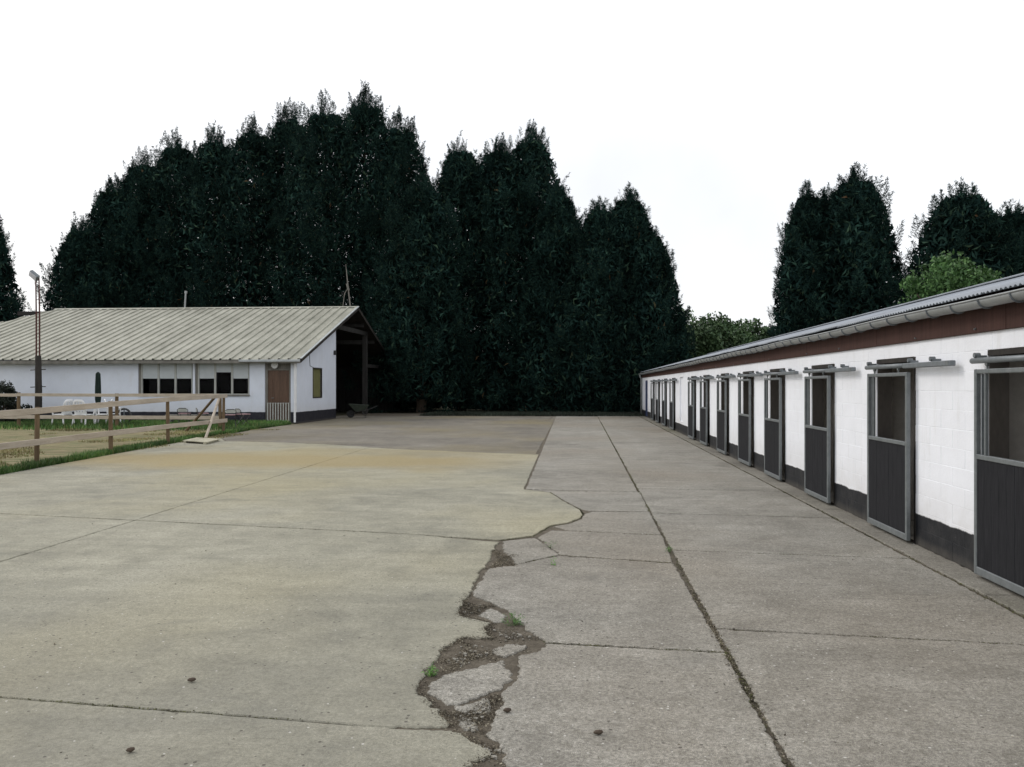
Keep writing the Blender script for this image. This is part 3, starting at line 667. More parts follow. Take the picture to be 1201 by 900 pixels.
# ---- sliding doors
def door(i, yf):
    """door leaf hung in front of the opening; yf = far edge"""
    root = MB()
    fwid = .044; t0, t1 = XD-.022, XD+.022; zb, zt, zm = .035, 1.795, 1.045; ynr = yf-DW
    e = empty('stable_door', (0, 0, 0)); e.parent = stable; e.matrix_parent_inverse = Matrix.Translation(stable.location).inverted()
    tl = math.sin(i*2.3)*.006; e.rotation_euler = (0, 0, 0)
    k = lambda mb, nm, mt, sm=False: mb.build(nm, mt, e, smooth=sm)
    k(MB().box(t0, t1, yf-fwid, yf, zb, zt, .006), 'stile', MAT['galv'])
    k(MB().box(t0, t1, ynr, ynr+fwid, zb, zt, .006), 'stile', MAT['galv'])
    k(MB().box(t0, t1, ynr+fwid, yf-fwid, zt-.04, zt-.001, .006), 'top_rail', MAT['galv'])
    k(MB().box(t0, t1, ynr+fwid, yf-fwid, zm-.021, zm+.021, .005), 'middle_rail', MAT['galv'])
    k(MB().box(t0, t1, ynr+fwid, yf-fwid, zb+.001, zb+.068, .006), 'bottom_rail', MAT['galv'])
    # inner upright and slim slide bar in the upper half
    k(MB().box(t0+.008, t1-.008, yf-fwid-.15, yf-fwid-.125, zm+.022, zt-.041, .004), 'upright', MAT['galv'])
    k(MB().box(t0+.02, t1, yf-fwid-.06, yf-fwid-.05, zm+.022, zt-.041), 'upright', MAT['galv_side'])
    w0, w1 = ynr+fwid, yf-fwid
    if i < 4:
        nb = 9; pw = (w1-w0)/nb
        for q in range(nb):
            k(MB().box(XD-.012+random.uniform(-.0008, .0008), XD+.014, w0+q*pw+.0004, w0+(q+1)*pw-.0004, zb+.069, zm-.022, .0018), 'plank', MAT['plank'])
    else:
        m = MB(); nb = 9; pw = (w1-w0)/nb
        for q in range(nb): m.box(XD-.012, XD+.014, w0+q*pw+.0006, w0+(q+1)*pw-.0006, zb+.069, zm-.022)
        k(m, 'plank_panel', MAT['plank'])
    # track along the wall head, reaching towards the near side
    y1 = yf+.06; y0 = yf-2.33+(.05*math.sin(i))
    k(MB().tube([(XD-.005, y1, 1.868), (XD-.005, yf-1.15, 1.866)], .026, 10), 'track', MAT['galv_side'], True)
    k(MB().box(XD-.03, XD+.03, y0, yf-1.13, 1.835, 1.888, .008), 'track_channel', MAT['galv_side'])
    k(MB().box(XD-.034, XD-.028, y0+.02, y0+.09, 1.84, 1.883), 'track_stop', MAT['galv'])
    for yy_ in (y0+.47, yf-1.26, yf+.0):
        k(MB().box(XD+.0, XW+.01, yy_-.022, yy_+.022, 1.87, 1.915, .004).tube([(XD-.02, yy_, 1.915), (XD+.03, yy_, 1.915)], .022, 8), 'bracket', MAT['galv_side'])
    for yy_ in (yf-.2, ynr+.28):
        k(MB().tube([(XD, yy_, 1.79), (XD, yy_, 1.85)], .009, 7).tube([(XD-.012, yy_, 1.842), (XD+.012, yy_, 1.842)], .024, 9), 'hanger', MAT['galv'])
    # opening lining
    k(MB().box(XW-.004, XW+.17, ynr+.02, ynr+.065, 0, 1.955), 'door_jamb', MAT['dark'])
    k(MB().box(XW+.012, XW+.172, yf-.044, yf-.028, 0, 1.9), 'door_jamb', MAT['jamb'])
    k(MB().box(XW-.006, XW+.17, ynr+.066, yf-.045, 1.91, 1.957), 'lintel', MAT['dark'])
for i, yf in enumerate(DY): door(i, yf)

# ================================================================== HOUSE
hx = -12.5; hy = 36.6
cor = onX(345, 497, hx)
YF = 36.75
house = empty('white_house', (hx, YF, 0), 0, 'low white house with cream ribbed metal roof behind the paddock', 'house')
def hl(o): o.matrix_parent_inverse = Matrix.Translation(house.location).inverted(); return o
def hz(px, py, Y=YF): return onY(px, py, Y)
EY = YF-.45; ev = onY(350, 421.5, EY); ZEH = ev.z
rp1 = onX(419, 360.5, hx+.25); RY, RZ = rp1.y, rp1.z
sl2 = (RZ-ZEH)/(RY-EY); BY = RY+(RY-EY); GY = onX(394, 450, hx).y
def rz_(y): return ZEH+(y-EY)*sl2 if y < RY else RZ-(y-RY)*sl2
XLH = onY(65, 362, RY).x; XHL = XLH-3.2
# walls
wins = []
for (a, b) in ((162, 226), (228.5, 292.5)): wins.append((hz(a, 440).x, hz(b, 440).x))
wt, wb = hz(220, 422.5).z, hz(220, 463.2).z
dx0, dx1 = hz(310.5, 450).x, hz(341, 450).x; dzt = hz(325, 422).z
m = MB(); T = .25; wz = rz_(YF)-.05
def fw(x0, x1, z0, z1): m.box(x0, x1, YF, YF+T, z0, z1)
fw(XHL, wins[0][0], 0, wz); fw(wins[0][0], wins[1][1], 0, wb); fw(wins[0][0], wins[1][1], wt, wz); fw(wins[0][1], wins[1][0], wb, wt)
fw(wins[1][1], dx0, 0, wz); fw(dx0, dx1, dzt, wz); fw(dx1, hx, 0, wz)
hl(m.build('front_wall', MAT['render_wall'], house))
m = MB()   # gable wall with window opening
gw0, gw1 = onX(366.7, 450, hx).y, onX(377.5, 450, hx).y; gz0, gz1 = onX(372, 467, hx).z, onX(372, 431.5, hx).z
def gable(y0, y1, z0, top=None):
    a = z0; ta = top if top else rz_(y0)-.16; tb = top if top else rz_(y1)-.16
    m.add([(hx-T, y0, a), (hx, y0, a), (hx, y1, a), (hx-T, y1, a), (hx-T, y0, ta), (hx, y0, ta), (hx, y1, tb), (hx-T, y1, tb)],
          [(0, 3, 2, 1), (4, 5, 6, 7), (0, 1, 5, 4), (1, 2, 6, 5), (2, 3, 7, 6), (3, 0, 4, 7)])
gable(YF+T, gw0, 0); gable(gw0, gw1, 0, gz0); gable(gw0, gw1, gz1); gable(gw1, GY, 0)
hl(m.build('gable_wall', MAT['render_wall'], house))
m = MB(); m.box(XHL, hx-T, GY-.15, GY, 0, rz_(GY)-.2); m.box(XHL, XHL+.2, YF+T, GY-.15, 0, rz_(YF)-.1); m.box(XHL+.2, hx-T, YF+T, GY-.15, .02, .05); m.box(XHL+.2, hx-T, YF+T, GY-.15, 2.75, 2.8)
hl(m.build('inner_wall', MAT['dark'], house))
# windows
for gi, (a, b) in enumerate(wins):
    n3 = 3; fr = .10; wd_ = (b-a-fr)/3
    fo = MB(); fo.box(a, a+fr*1.3, YF+.06, YF+.14, wb, wt); fo.box(b-fr*.4, b, YF+.06, YF+.14, wb, wt); fo.box(a+fr*1.3, b-fr*.4, YF+.062, YF+.138, wt-.05, wt); fo.box(a-.03, b+.03, YF-.05, YF+.16, wb-.06, wb)
    wo_ = hl(fo.build('window', MAT['greywood'], house))
    for k in range(3):
        x0 = a+fr*1.3+k*(b-a-fr*1.7)/3; x1 = x0+(b-a-fr*1.7)/3
        MB().box(x0, x0+.055, YF+.03, YF+.13, wb, wt-.05, .005).box(x1-.035, x1, YF+.03, YF+.13, wb, wt-.05, .005).box(x0+.055, x1-.035, YF+.04, YF+.12, wb, wb+.05, .004).build('frame', MAT['cream'], wo_)
        MB().box(x0+.055, x1-.035, YF+.085, YF+.093, wb+.05, wt-.05).build('pane', MAT['glass'], wo_)
        drop = .52 if not (gi == 1 and k == 1) else .34
        zt_ = wt-.05; zb_ = zt_-(wt-wb)*drop+.03
        MB().box(x0+.06, x1-.04, YF+.05, YF+.062, zb_, zt_-.01).build('blind', MAT['blind'], wo_)
# house door
m = MB(); m.box(dx0, dx0+.1, YF+.08, YF+.2, 0, dzt); m.box(dx1-.1, dx1, YF+.08, YF+.2, 0, dzt); zd = hz(325, 434.5).z
m.box(dx0+.1, dx1-.1, YF+.082, YF+.198, zd, zd+.06); m.box(dx0+.1, dx1-.1, YF+.13, YF+.16, zd+.06, dzt)
dr = hl(m.build('house_door', MAT['greywood'], house)); dr['label'] = 'brown house door behind a low slatted gate'
MB().box(dx0+.1, dx1-.1, YF+.12, YF+.17, .1, zd).box(dx0+.22, dx0+.32, YF+.105, YF+.13, .9, 2.0).build('door_leaf', MAT['doorwood'], dr)
MB().box(dx0+.42, dx1-.2, YF+.11, YF+.13, .95, zd-.2).build('door_pane', MAT['doorwood'], dr)
MB().tube([(dx0+.3, YF+.12, 1.12), (dx0+.3, YF+.05, 1.12), (dx0+.4, YF+.05, 1.12)], .015, 6).build('handle', MAT['galv'], dr)
gt = empty('slatted_gate', (0, 0, 0)); gt.parent = house; hl(gt)
g0, g1 = hz(313.5, 480).x, hz(339.5, 480).x; gtz = hz(325, 472.5).z; gbz = .1
MB().box(g0, g1, YF-.02, YF+.02, gtz-.05, gtz, .004).build('top_rail', MAT['greywood'], gt)
MB().box(g0, g1, YF-.02, YF+.02, gbz, gbz+.05, .004).build('bottom_rail', MAT['greywood'], gt)
for k in range(9):
    x = g0+.03+k*(g1-g0-.06)/8; MB().box(x-.025, x+.025, YF-.035, YF-.021, gbz, gtz-.002, .003).build('slat', MAT['cream'], gt)
ck = hz(323, 428.5, YF+.1); m = MB(); m.tube([(ck.x, YF+.06, ck.z), (ck.x, YF-.02, ck.z)], .15, 20)
hl(m.build('round_clock', MAT['white'], house))  # plain white disc standing for the round clock above the house door
m = MB(); m.tube([(hx-.08, YF-.06, .05), (hx-.08, YF-.06, ZEH-.1)], .05, 8); m.tube([(hx-.02, YF-.03, .5), (hx-.02, YF-.03, ZEH-.15)], .022, 6); hl(m.build('downpipe', MAT['white'], house))
# gable window, cable
m = MB(); m.box(hx-.1, hx-.06, gw0+.05, gw1-.05, gz0+.05, gz1-.05); gwn = hl(m.build('gable_window', MAT['yellow'], house)); gwn['label'] = 'narrow window with faded yellow blind in the gable wall'
MB().box(hx-.05, hx+.02, gw0, gw0+.05, gz0, gz1).box(hx-.05, hx+.02, gw1-.05, gw1, gz0, gz1).box(hx-.05, hx+.018, gw0+.05, gw1-.05, gz0, gz0+.05).box(hx-.05, hx+.018, gw0+.05, gw1-.05, gz1-.05, gz1).build('frame', MAT['dark'], gwn)
c1 = onX(362.5, 414, hx); c2 = onX(367, 431, hx); m = MB()
m.tube([(hx+.012, c1.y, c1.z), (hx+.014, c1.y+.1, c1.z-.6), (hx+.013, c2.y, c2.z)], .012, 5); c3 = onX(391.5, 413.5, hx); m.box(hx, hx+.12, c3.y-.07, c3.y+.07, c3.z-.13, c3.z+.1, .02)
hl(m.build('cable', MAT['darkmetal'], house))
# roof
def rib_sheet(x0, x1, y0, y1f, z, par, name, mat, pitch=.44, down=False, th=.004):
    """ribbed sheet; y1f(x) gives where it ends up-slope"""
    cols = []; n_ = int(round((x1-x0)/pitch))
    for k in range(n_):
        a = x0+k*pitch
        cols += [(a, 0), (a+pitch*.70, 0), (a+pitch*.735, .055), (a+pitch*.91, .055), (a+pitch*.945, 0)]
    cols.append((x1, 0)); vs = []; fs = []
    for (x, h) in cols:
        ya, yb = y0, y1f(x); vs += [(x, ya, z(ya)+h), (x, yb, z(yb)+h), (x, ya, z(ya)+h-th-.012), (x, yb, z(yb)+h-th-.012)]
    for k in range(len(cols)-1):
        a = 4*k; b = a+4; fs += [(a, b, b+1, a+1), (a+2, a+3, b+3, b+2), (a, a+2, b+2, b), (a+1, b+1, b+3, a+3)]
    m = MB(); m.add(vs, fs); return m.build(name, mat, par)
rc = MB(); rx1 = hx+.3
for (ya, za, yb, zb_) in ((RY-.22, rz_(RY-.22)+.045, RY+.0, RZ+.06), (RY+.22, rz_(RY+.22)+.045, RY+.0, RZ+.06)):
    rc.add([(XLH, ya, za), (rx1+.02, ya, za), (rx1+.02, yb, zb_), (XLH, yb, zb_)], [(0, 1, 2, 3)])
hroof = hl(rc.build('roof', MAT['roofmetal'], house))
inv = hroof.matrix_parent_inverse
x = rx1; k = 0
while x > XHL-.3:
    x0 = x-.88
    yf_ = lambda X: RY if X >= XLH else max(EY+.02, RY-(XLH-X)*(RY-EY)/(XLH-XHL+.5))
    o = rib_sheet(x0, x, EY+random.uniform(-.015, .015)+(.06 if x < hz(43, 420).x else 0), yf_, lambda yy: rz_(yy)+.002*(k % 2), hroof, 'roof_sheet', MAT['roofmetal'])
    x = x0; k += 1
m = MB()   # hip slope facing away to the left
m.add([(XHL-.5, EY, ZEH-.02), (XHL-.5, BY, ZEH-.02), (XLH, RY, RZ-.01)], [(0, 2, 1)]); m.add([(XHL-.5, BY, ZEH-.02), (rx1, BY, ZEH-.02), (rx1, RY, RZ-.01), (XLH, RY, RZ-.01)], [(0, 1, 2, 3)])
m.add([(XHL-.5, BY, ZEH-.06), (rx1, BY, ZEH-.06), (rx1, RY, RZ-.05), (XLH, RY, RZ-.05)], [(0, 3, 2, 1)])
hl(m.build('rear_roof', MAT['dark'], house))
m = MB(); m.bar((rx1+.01, EY, ZEH-.07), (rx1+.01, RY, RZ-.07), .03, .17, b=.004).bar((rx1+.01, RY, RZ-.07), (rx1+.01, BY, ZEH-.07), .03, .17, b=.004)
hl(m.build('verge_board', MAT['dark'], house))
m = MB(); m.bar((rx1+.02, EY, ZEH+.035), (rx1+.02, RY, RZ+.045), .09, .03); hl(m.build('verge_trim', MAT['roofedge'], house))
m = MB(); m.box(XHL, rx1, EY+.03, EY+.07, ZEH-.17, ZEH-.03); hl(m.build('eaves_board', MAT['greywood'], house))
m = MB(); m.box(hz(285, 420).x, rx1, EY-.05, EY+.02, ZEH-.11, ZEH-.01, .01); hl(m.build('gutter', MAT['roofedge'], house))
m = MB(); m.box(XHL, rx1-.05, EY+.07, YF, ZEH-.06, ZEH-.04); hl(m.build('soffit', MAT['greywood'], house))
# open barn bay under the rear slope
def post(px, Yb, w_, top, nm='barn_post'):
    q = onX(px, 480, hx); m = MB(); m.box(hx-.28, hx-.28+w_, q.y-w_/2, q.y+w_/2, 0, top(q.y), .01); return hl(m.build(nm, MAT['barnwood'], house))
post(431, 0, .26, lambda y: rz_(y)-.25); 
q_ = onX(462, 480, hx).y; m = MB(); m.box(hx-.2, hx-.05, q_-.05, q_+.05, 0, 2.9); hl(m.build('barn_post', MAT['barnwood'], house))
for yy_ in (GY+1.0, GY+3.2, RY+2, RY+4.5):
    z_ = rz_(yy_)-.1; m = MB(); m.box(XHL+1, hx+.1, yy_-.07, yy_+.07, z_-.22, z_, .01); hl(m.build('purlin', MAT['barnwood'], house))
m = MB(); qy = onX(431, 480, hx).y; m.box(hx-.16, hx-.04, GY+.002, qy+.2, 4.6, 4.85, .01); m.box(hx-.15, hx-.05, qy+.2, BY-.3, 2.75, 2.95)
m.box(XHL+1, hx-.17, qy-.08, qy+.08, 4.1, 4.35); m.box(XHL+1, hx-.2, BY-2.2, BY-2.05, 3.6, 3.8)
hl(m.build('barn_beam', MAT['barnwood'], house))
bx0 = -17.5; k = 0
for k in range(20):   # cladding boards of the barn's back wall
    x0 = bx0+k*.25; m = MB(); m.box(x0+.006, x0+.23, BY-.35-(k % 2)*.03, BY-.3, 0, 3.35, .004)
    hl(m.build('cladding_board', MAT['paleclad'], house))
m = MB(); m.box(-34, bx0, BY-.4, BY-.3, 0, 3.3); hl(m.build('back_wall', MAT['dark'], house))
for k in range(6):
    x0 = -14.1+k*.26; m = MB(); m.box(x0, x0+.2, BY-.75, BY-.7, .05, 1.35, .004); hl(m.build('fence_board', MAT['barnwood'], house))
# flue and aerial
f1 = onY(210.5, 361, RY-.3); f2 = onY(212, 343, RY-.3); m = MB(); m.tube([(f1.x, RY+.3, f1.z-.3), (f2.x, RY+.3, f2.z+.05)], .05, 8).tube([(f2.x, RY+.3, f2.z), (f2.x+.02, RY+.3, f2.z+.14)], .08, 8)
hl(m.build('flue', MAT['zinc'], house))
a1 = onY(411, 361, RY); m = MB(); m.tube([a1, onY(408, 335, RY), onY(405.5, 310, RY)], [.04, .035, .012], 6).tube([onY(402, 361, RY), onY(404, 345, RY), onY(409, 336, RY)], .02, 5).tube([onY(409, 341, RY), onY(407, 333, RY)], .06, 6)
hl(m.build('aerial', MAT['greywood'], house))

# ================================================================== paddock furniture
sf = empty('paddock_fence', G(43, 545), 0, 'pale two-rail wooden fence running along the edge of the concrete to a braced corner post', 'fence')
def sfl(o): o.matrix_parent_inverse = Matrix.Translation(sf.location).inverted(); return o
pb = [(-11.2, 13.0), tuple(G(43, 545)[:2]), tuple(G(130, 532)[:2]), tuple(G(197, 521)[:2]), tuple(G(262, 509)[:2])]
ph = [1.2, 1.21, 1.28, 1.25, 1.36]
for (x, y), h in zip(pb, ph):
    m = MB(); m.tube([(x, y, -.1), (x+random.uniform(-.02, .02), y, h)], [.052, .048], 9); sfl(m.build('post', MAT['post'], sf))
def at_post(px, py, p):      # height of a sight line above the post foot
    return onY(px, py, p[1]).z
zt = [1.11, at_post(43, 482, pb[1]), at_post(130, 474, pb[2]), at_post(197, 468.5, pb[3]), at_post(262, 464.5, pb[4])]
zl = [.45, at_post(43, 518.5, pb[1]), at_post(130, 508, pb[2]), at_post(197, 500, pb[3]), at_post(262, 493.5, pb[4])]
zt[0] = zt[1]-(zt[2]-zt[1])*.9; zl[0] = zl[1]-.01
def rails(par, pts, zs, wfun, mat, off=.065, th=.035, ht=.13):
    for i in range(len(pts)-1):
        a = Vector((pts[i][0]+off, pts[i][1], zs[i])); b = Vector((pts[i+1][0]+off, pts[i+1][1], zs[i+1])); d = (b-a).normalized()
        m = MB(); m.bar(a-d*(0.0), b-d*.004, th, ht, b=.005); wfun(m.build('rail', mat, par))
ext = lambda a, b, t: (a[0]+(b[0]-a[0])*t, a[1]+(b[1]-a[1])*t)
pr = pb[:4]+[ext(pb[3], pb[4], 1.04)]
rails(sf, pr, zt, sfl, MAT['rail']); rails(sf, pr, zl, sfl, MAT['rail'])
Yc = pb[4][1]
b1, b2 = G(218, 506), onY(252, 466, Yc-.1); m = MB(); m.tube([(b1.x, b1.y, 0), b2], .045, 8); sfl(m.build('brace', MAT['post'], sf))
b1, b2 = G(241, 514.5), onY(257.5, 466, Yc-.2); m = MB(); m.tube([(b1.x, b1.y, 0), b2], .045, 8); sfl(m.build('brace', MAT['rail'], sf))
YB = 32.2
bf_ = empty('back_fence', onY(137, 500, YB), 0, 'second two-rail wooden fence crossing the paddock in front of the house', 'fence')
bf_.location.z = 0
def bfl(o): o.matrix_parent_inverse = Matrix.Translation(bf_.location).inverted(); return o
bp = [(onY(px, 480, YB).x, YB) for px in (-60, 22, 137, 258)]
for (x, y), tz in zip(bp, (460, 460.5, 461.5, 463)):
    m = MB(); m.tube([(x, y, -.1), (x, y, onY(100, tz, YB).z)], [.07, .065], 9); bfl(m.build('post', MAT['post'], bf_))
for (py, lo) in ((463.5, 0), (489.5, 1)):
    z = onY(100, py, YB).z
    for i in range(3):
        a = Vector((bp[i][0], YB-.08, z+.01*(i % 2))); b = Vector((bp[i+1][0], YB-.08, z-.005)); m = MB(); m.bar(a, b-(b-a).normalized()*.006, .035, .12 if lo == 0 else .14, b=.004); bfl(m.build('rail', MAT['rail'], bf_))
# board on the ground
q = GW([(214, 519.5), (243, 521.5), (258, 517.5), (231, 515.8)]); m = MB()
for k in range(5):
    t0, t1 = k/5+.01, (k+1)/5-.01
    A0 = [q[0][i]+(q[3][i]-q[0][i])*t0 for i in (0, 1)]; A1 = [q[0][i]+(q[3][i]-q[0][i])*t1 for i in (0, 1)]; B0 = [q[1][i]+(q[2][i]-q[1][i])*t0 for i in (0, 1)]; B1 = [q[1][i]+(q[2][i]-q[1][i])*t1 for i in (0, 1)]
    vs = [(*A0, .05), (*B0, .05), (*B1, .05), (*A1, .05)]+[(*A0, .07), (*B0, .07), (*B1, .07), (*A1, .07)]
    m.add(vs, [(0, 3, 2, 1), (4, 5, 6, 7), (0, 1, 5, 4), (1, 2, 6, 5), (2, 3, 7, 6), (3, 0, 4, 7)])
for t in (.1, .9):
    a = Vector((q[0][0]+(q[1][0]-q[0][0])*t, q[0][1]+(q[1][1]-q[0][1])*t, .025)); b = Vector((q[3][0]+(q[2][0]-q[3][0])*t, q[3][1]+(q[2][1]-q[3][1])*t, .025)); m.bar(a, b, .08, .045)
tag(m.build('wooden_pallet', MAT['palewood']), 'pale boarded panel lying flat on the ground by the fence corner', 'pallet')
# floodlight mast
Ym = 35.6; mb_ = onY(45, 480, Ym); mst = empty('floodlight_mast', (mb_.x, Ym, 0), 0, 'tall twin-pole floodlight mast standing before the house wall, lamp tilted at its top', 'floodlight')
ztop = onY(45, 326, Ym).z; zev = onY(45, 420, Ym).z
for s_, rr2 in ((-.075, .034), (.075, .034)):
    MB().tube([(s_-.02, 0, zev-.05), (s_-.02, 0, (ztop+zev)/2), (s_-.045, 0, ztop)], [rr2, rr2, rr2*.75], 8).build('pole', MAT['rust'], mst)
MB().tube([(0, 0, 0), (0.01, 0, 1.5), (-.01, 0, zev+.1)], [.15, .14, .12], 10).build('base_post', MAT['dark'], mst)
m = MB()
for z in (1.6, 2.35): m.tube([(-.35, -.02, z), (.35, -.02, z+.03)], .02, 5)
m.build('clamp', MAT['darkmetal'], mst)
m = MB()
for k in range(5): z = zev+.3+k*(ztop-zev-.5)/4; m.bar((-.1, 0, z), (.06, 0, z), .02)
m.build('spacer', MAT['rust'], mst)
lampb = MB(); lampb.box(-.24, .24, -.09, .09, -.15, .15, .04); lampb.build('lamp_head', MAT['galv_side'], mst, (-.17, -.02, ztop+.1), (R(30), R(38), 0))
MB().box(-.2, .2, -.11, -.092, -.12, .12, .01).build('lamp_glass', MAT['lampglass'], mst, (-.17, -.02, ztop+.1), (R(30), R(38), 0))
# parasol
Yp = 34.8; pp = onY(115, 480, Yp); zt_p = onY(115, 437, Yp).z
ps = empty('garden_parasol', (pp.x, Yp, 0), 0, 'closed dark green garden parasol standing against the white wall', 'parasol')
MB().tube([(0, 0, 0), (0, 0, zt_p-.1)], .025, 8).build('pole', MAT['cream'], ps)
m = MB(); rs = [.03, .08, .09, .10, .105, .10, .085, .08]; zs_ = [zt_p+.02, zt_p-.06, zt_p-.3, zt_p-.6, zt_p-.9, zt_p-1.15, zt_p-1.3, zt_p-1.42]; nn_ = 16
for j, (rr2, z) in enumerate(zip(rs, zs_)):
    for k in range(nn_):
        t = 2*math.pi*k/nn_; f_ = rr2*(1+.22*math.cos(8*t)); m.v.append((f_*math.cos(t), f_*math.sin(t), z+.04*math.cos(3*t)*(j == 7)))
for j in range(7):
    for k in range(nn_): m.f.append((j*nn_+k, j*nn_+(k+1) % nn_, (j+1)*nn_+(k+1) % nn_, (j+1)*nn_+k))
m.f.append(tuple(range(nn_))[::-1]); m.build('canopy', MAT['parasol'], ps)
m = MB(); m.box(-.2, .28, -.2, .2, .0, .12, .03).tube([(0, 0, .1), (0, 0, .35)], .05, 8); m.build('base', MAT['darkmetal'], ps)
# garden chairs
def chair():
    root = empty('garden_chair', (0, 0, 0)); W = MAT['white']
    MB().box(-.25, .25, -.24, .22, .42, .455, .012).box(-.25, .25, -.25, -.22, .36, .455, .008).build('seat', W, root)
    m = MB(); # rounded back
    vs = []; rows = 7; cols_ = 10
    for th in (0, .025):
        for j in range(rows):
            for i in range(cols_):
                u = -1+2*i/(cols_-1); v = j/(rows-1); hw = .25; top = .56*(1-.28*u**4*1.0)
                vs.append((u*hw, .2+th+.10*v-.06*u*u, .45+top*v))
    q = rows*cols_; fs = []
    for j in range(rows-1):
        for i in range(cols_-1):
            if i in (2, 4, 6) and 1 <= j <= 4 : continue
            a = j*cols_+i; fs += [(a, a+cols_, a+cols_+1, a+1), (q+a, q+a+1, q+a+cols_+1, q+a+cols_)]
    for i in range(cols_-1):
        a = (rows-1)*cols_+i; fs.append((a, q+a, q+a+1, a+1))
    for j in range(rows-1):
        for i in (0, cols_-1):
            a = j*cols_+i; fs.append((a, a+cols_, q+a+cols_, q+a))
    m.add(vs, fs); m.build('backrest', W, root, smooth=True)
    for sx in (-1, 1):
        MB().bar((sx*.27, -.26, 0), (sx*.25, -.22, .45), .045, .045, b=.008).build('leg', W, root)
        MB().bar((sx*.27, .28, 0), (sx*.24, .20, .45), .045, .045, b=.008).build('leg', W, root)
        MB().bar((sx*.28, -.26, .66), (sx*.27, .26, .70), .055, .03, b=.008).bar((sx*.26, -.22, .44), (sx*.28, -.25, .66), .04, .035).build('armrest', W, root)
    return root
ch0 = chair()
def put(o, px, Y, rz, lab, sc=1.1, tilt=None):
    p = onY(px, 480, Y); o.location = (p.x, Y, .0); o.rotation_euler = (0, 0, rz) if tilt is None else tilt; o.scale = (sc,)*3
    tag(o, lab, 'chair', 'white plastic garden chairs on the grass')
put(ch0, 74, 33.6, R(-100), 'white plastic garden chair at the left end of the row, seen from the side')
put(copy_tree(ch0), 98, 33.3, R(175), 'white plastic garden chair with rounded back turned to the yard, beside the closed parasol')
put(copy_tree(ch0), 122, 33.8, R(-70), 'white plastic garden chair between the closed parasol and the hose reel')
put(copy_tree(ch0), 133, 34.4, R(120), 'white plastic garden chair furthest right in the row, beside the hose reel')
# hose reel ring
hr = onY(145.5, 488, 34.6); m = MB(); c_ = Vector((hr.x, 34.6, .36)); pts = [c_+Vector((.30*math.cos(t*math.pi/10), 0, .33*math.sin(t*math.pi/10))) for t in range(21)]
hrr = empty('hose_reel', (hr.x, 34.6, 0), 0, 'dark round hose reel standing on the grass right of the white chairs', 'hose reel')
mm = MB(); mm.tube([p-Vector((hr.x, 34.6, 0)) for p in pts], .045, 7, False); mm.build('hose_coil', MAT['darkmetal'], hrr, smooth=True)
MB().tube([(.0, -.1, .36), (0, .1, .36)], .06, 8).bar((-.28, 0, .36), (.28, 0, .36), .03).bar((0, 0, .05), (0, 0, .67), .03).box(-.3, .3, -.12, .12, 0, .05).build('frame', MAT['galv_side'], hrr)
# wire garden chairs by the corner
def wire_chair():
    root = empty('metal_chair', (0, 0, 0))
    m = MB()
    for sx in (-.2, .2):
        MB().tube([(sx, -.25, 0), (sx, .2, .5)], .014, 6).build('leg', MAT['darkmetal'], root); MB().tube([(sx, .25, 0), (sx, -.2, .5)], .014, 6).build('leg', MAT['darkmetal'], root)
    MB().tube([(-.2, -.2, .5), (-.21, -.24, .68), (-.12, -.26, .74), (.12, -.26, .74), (.21, -.24, .68), (.2, -.2, .5)], .014, 6).tube([(-.2, -.25, .03), (.2, -.25, .03)], .012, 5).build('back_frame', MAT['darkmetal'], root)
    MB().box(-.22, .22, -.2, .22, .5, .54, .015).build('seat', MAT['mauve'], root)
    MB().bar((-.18, -.25, .66), (.18, -.25, .66), .02, .13, b=.004).build('backrest', MAT['cream'], root)
    return root
wc = wire_chair()
def putw(o, px, Y, rz, lab):
    p = onY(px, 480, Y); o.location = (p.x, Y, 0); o.rotation_euler = (0, 0, rz); tag(o, lab, 'chair', 'rusty metal chairs on the grass by the house')
putw(wc, 270, 32.4, R(25), 'rusty metal chair with mauve seat standing just right of the braced corner post')
putw(copy_tree(wc), 285, 33.2, R(-35), 'rusty metal chair with mauve seat standing nearest the slatted gate')
putw(copy_tree(wc), 216, 34.0, R(10), 'rusty metal chair with mauve seat behind the dark leaning brace')
putw(copy_tree(wc), 238, 34.2, R(-60), 'rusty metal chair with mauve seat between the two leaning braces')
tb = empty('low_bench', onY(228, 495, 34.6), 0, 'low weathered plank bench standing on the grass before the house windows', 'bench'); tb.location.z = 0
MB().box(-1.2, 1.2, -.17, .17, .40, .45, .01).build('seat', MAT['greywood'], tb)
for sx in (-1, 1): MB().box(sx-.04, sx+.04, -.14, .14, 0, .4, .01).build('leg', MAT['greywood'], tb)
# wheelbarrow
wbp = G(424, 490.5); wbr = empty('wheelbarrow', (wbp.x, wbp.y, 0), R(8), 'dark green wheelbarrow parked at the open barn bay beside the house', 'wheelbarrow')
m = MB(); m.add([(-.62, -.33, .72), (.35, -.33, .66), (.35, .33, .66), (-.62, .33, .72), (-.28, -.22, .34), (.18, -.22, .36), (.18, .22, .36), (-.28, .22, .34)], [(4, 5, 1, 0), (5, 6, 2, 1), (6, 7, 3, 2), (7, 4, 0, 3), (4, 7, 6, 5)])
m.tube([(-.62, -.33, .72), (.35, -.33, .66), (.35, .33, .66), (-.62, .33, .72), (-.62, -.33, .72)], .016, 6); m.build('tray', MAT['barrow'], wbr)
MB().tube([(-.55, -.05, .22), (-.55, .05, .22)], .2, 16).build('wheel', MAT['rubber'], wbr)
for sy in (-1, 1):
    MB().tube([(-.55, sy*.08, .22), (-.2, sy*.2, .33), (.4, sy*.26, .45), (.8, sy*.28, .62)], .018, 6).build('handle', MAT['darkmetal'], wbr)
    MB().tube([(.05, sy*.2, .36), (.2, sy*.24, 0), (.32, sy*.26, .42)], .016, 6).build('leg', MAT['darkmetal'], wbr)

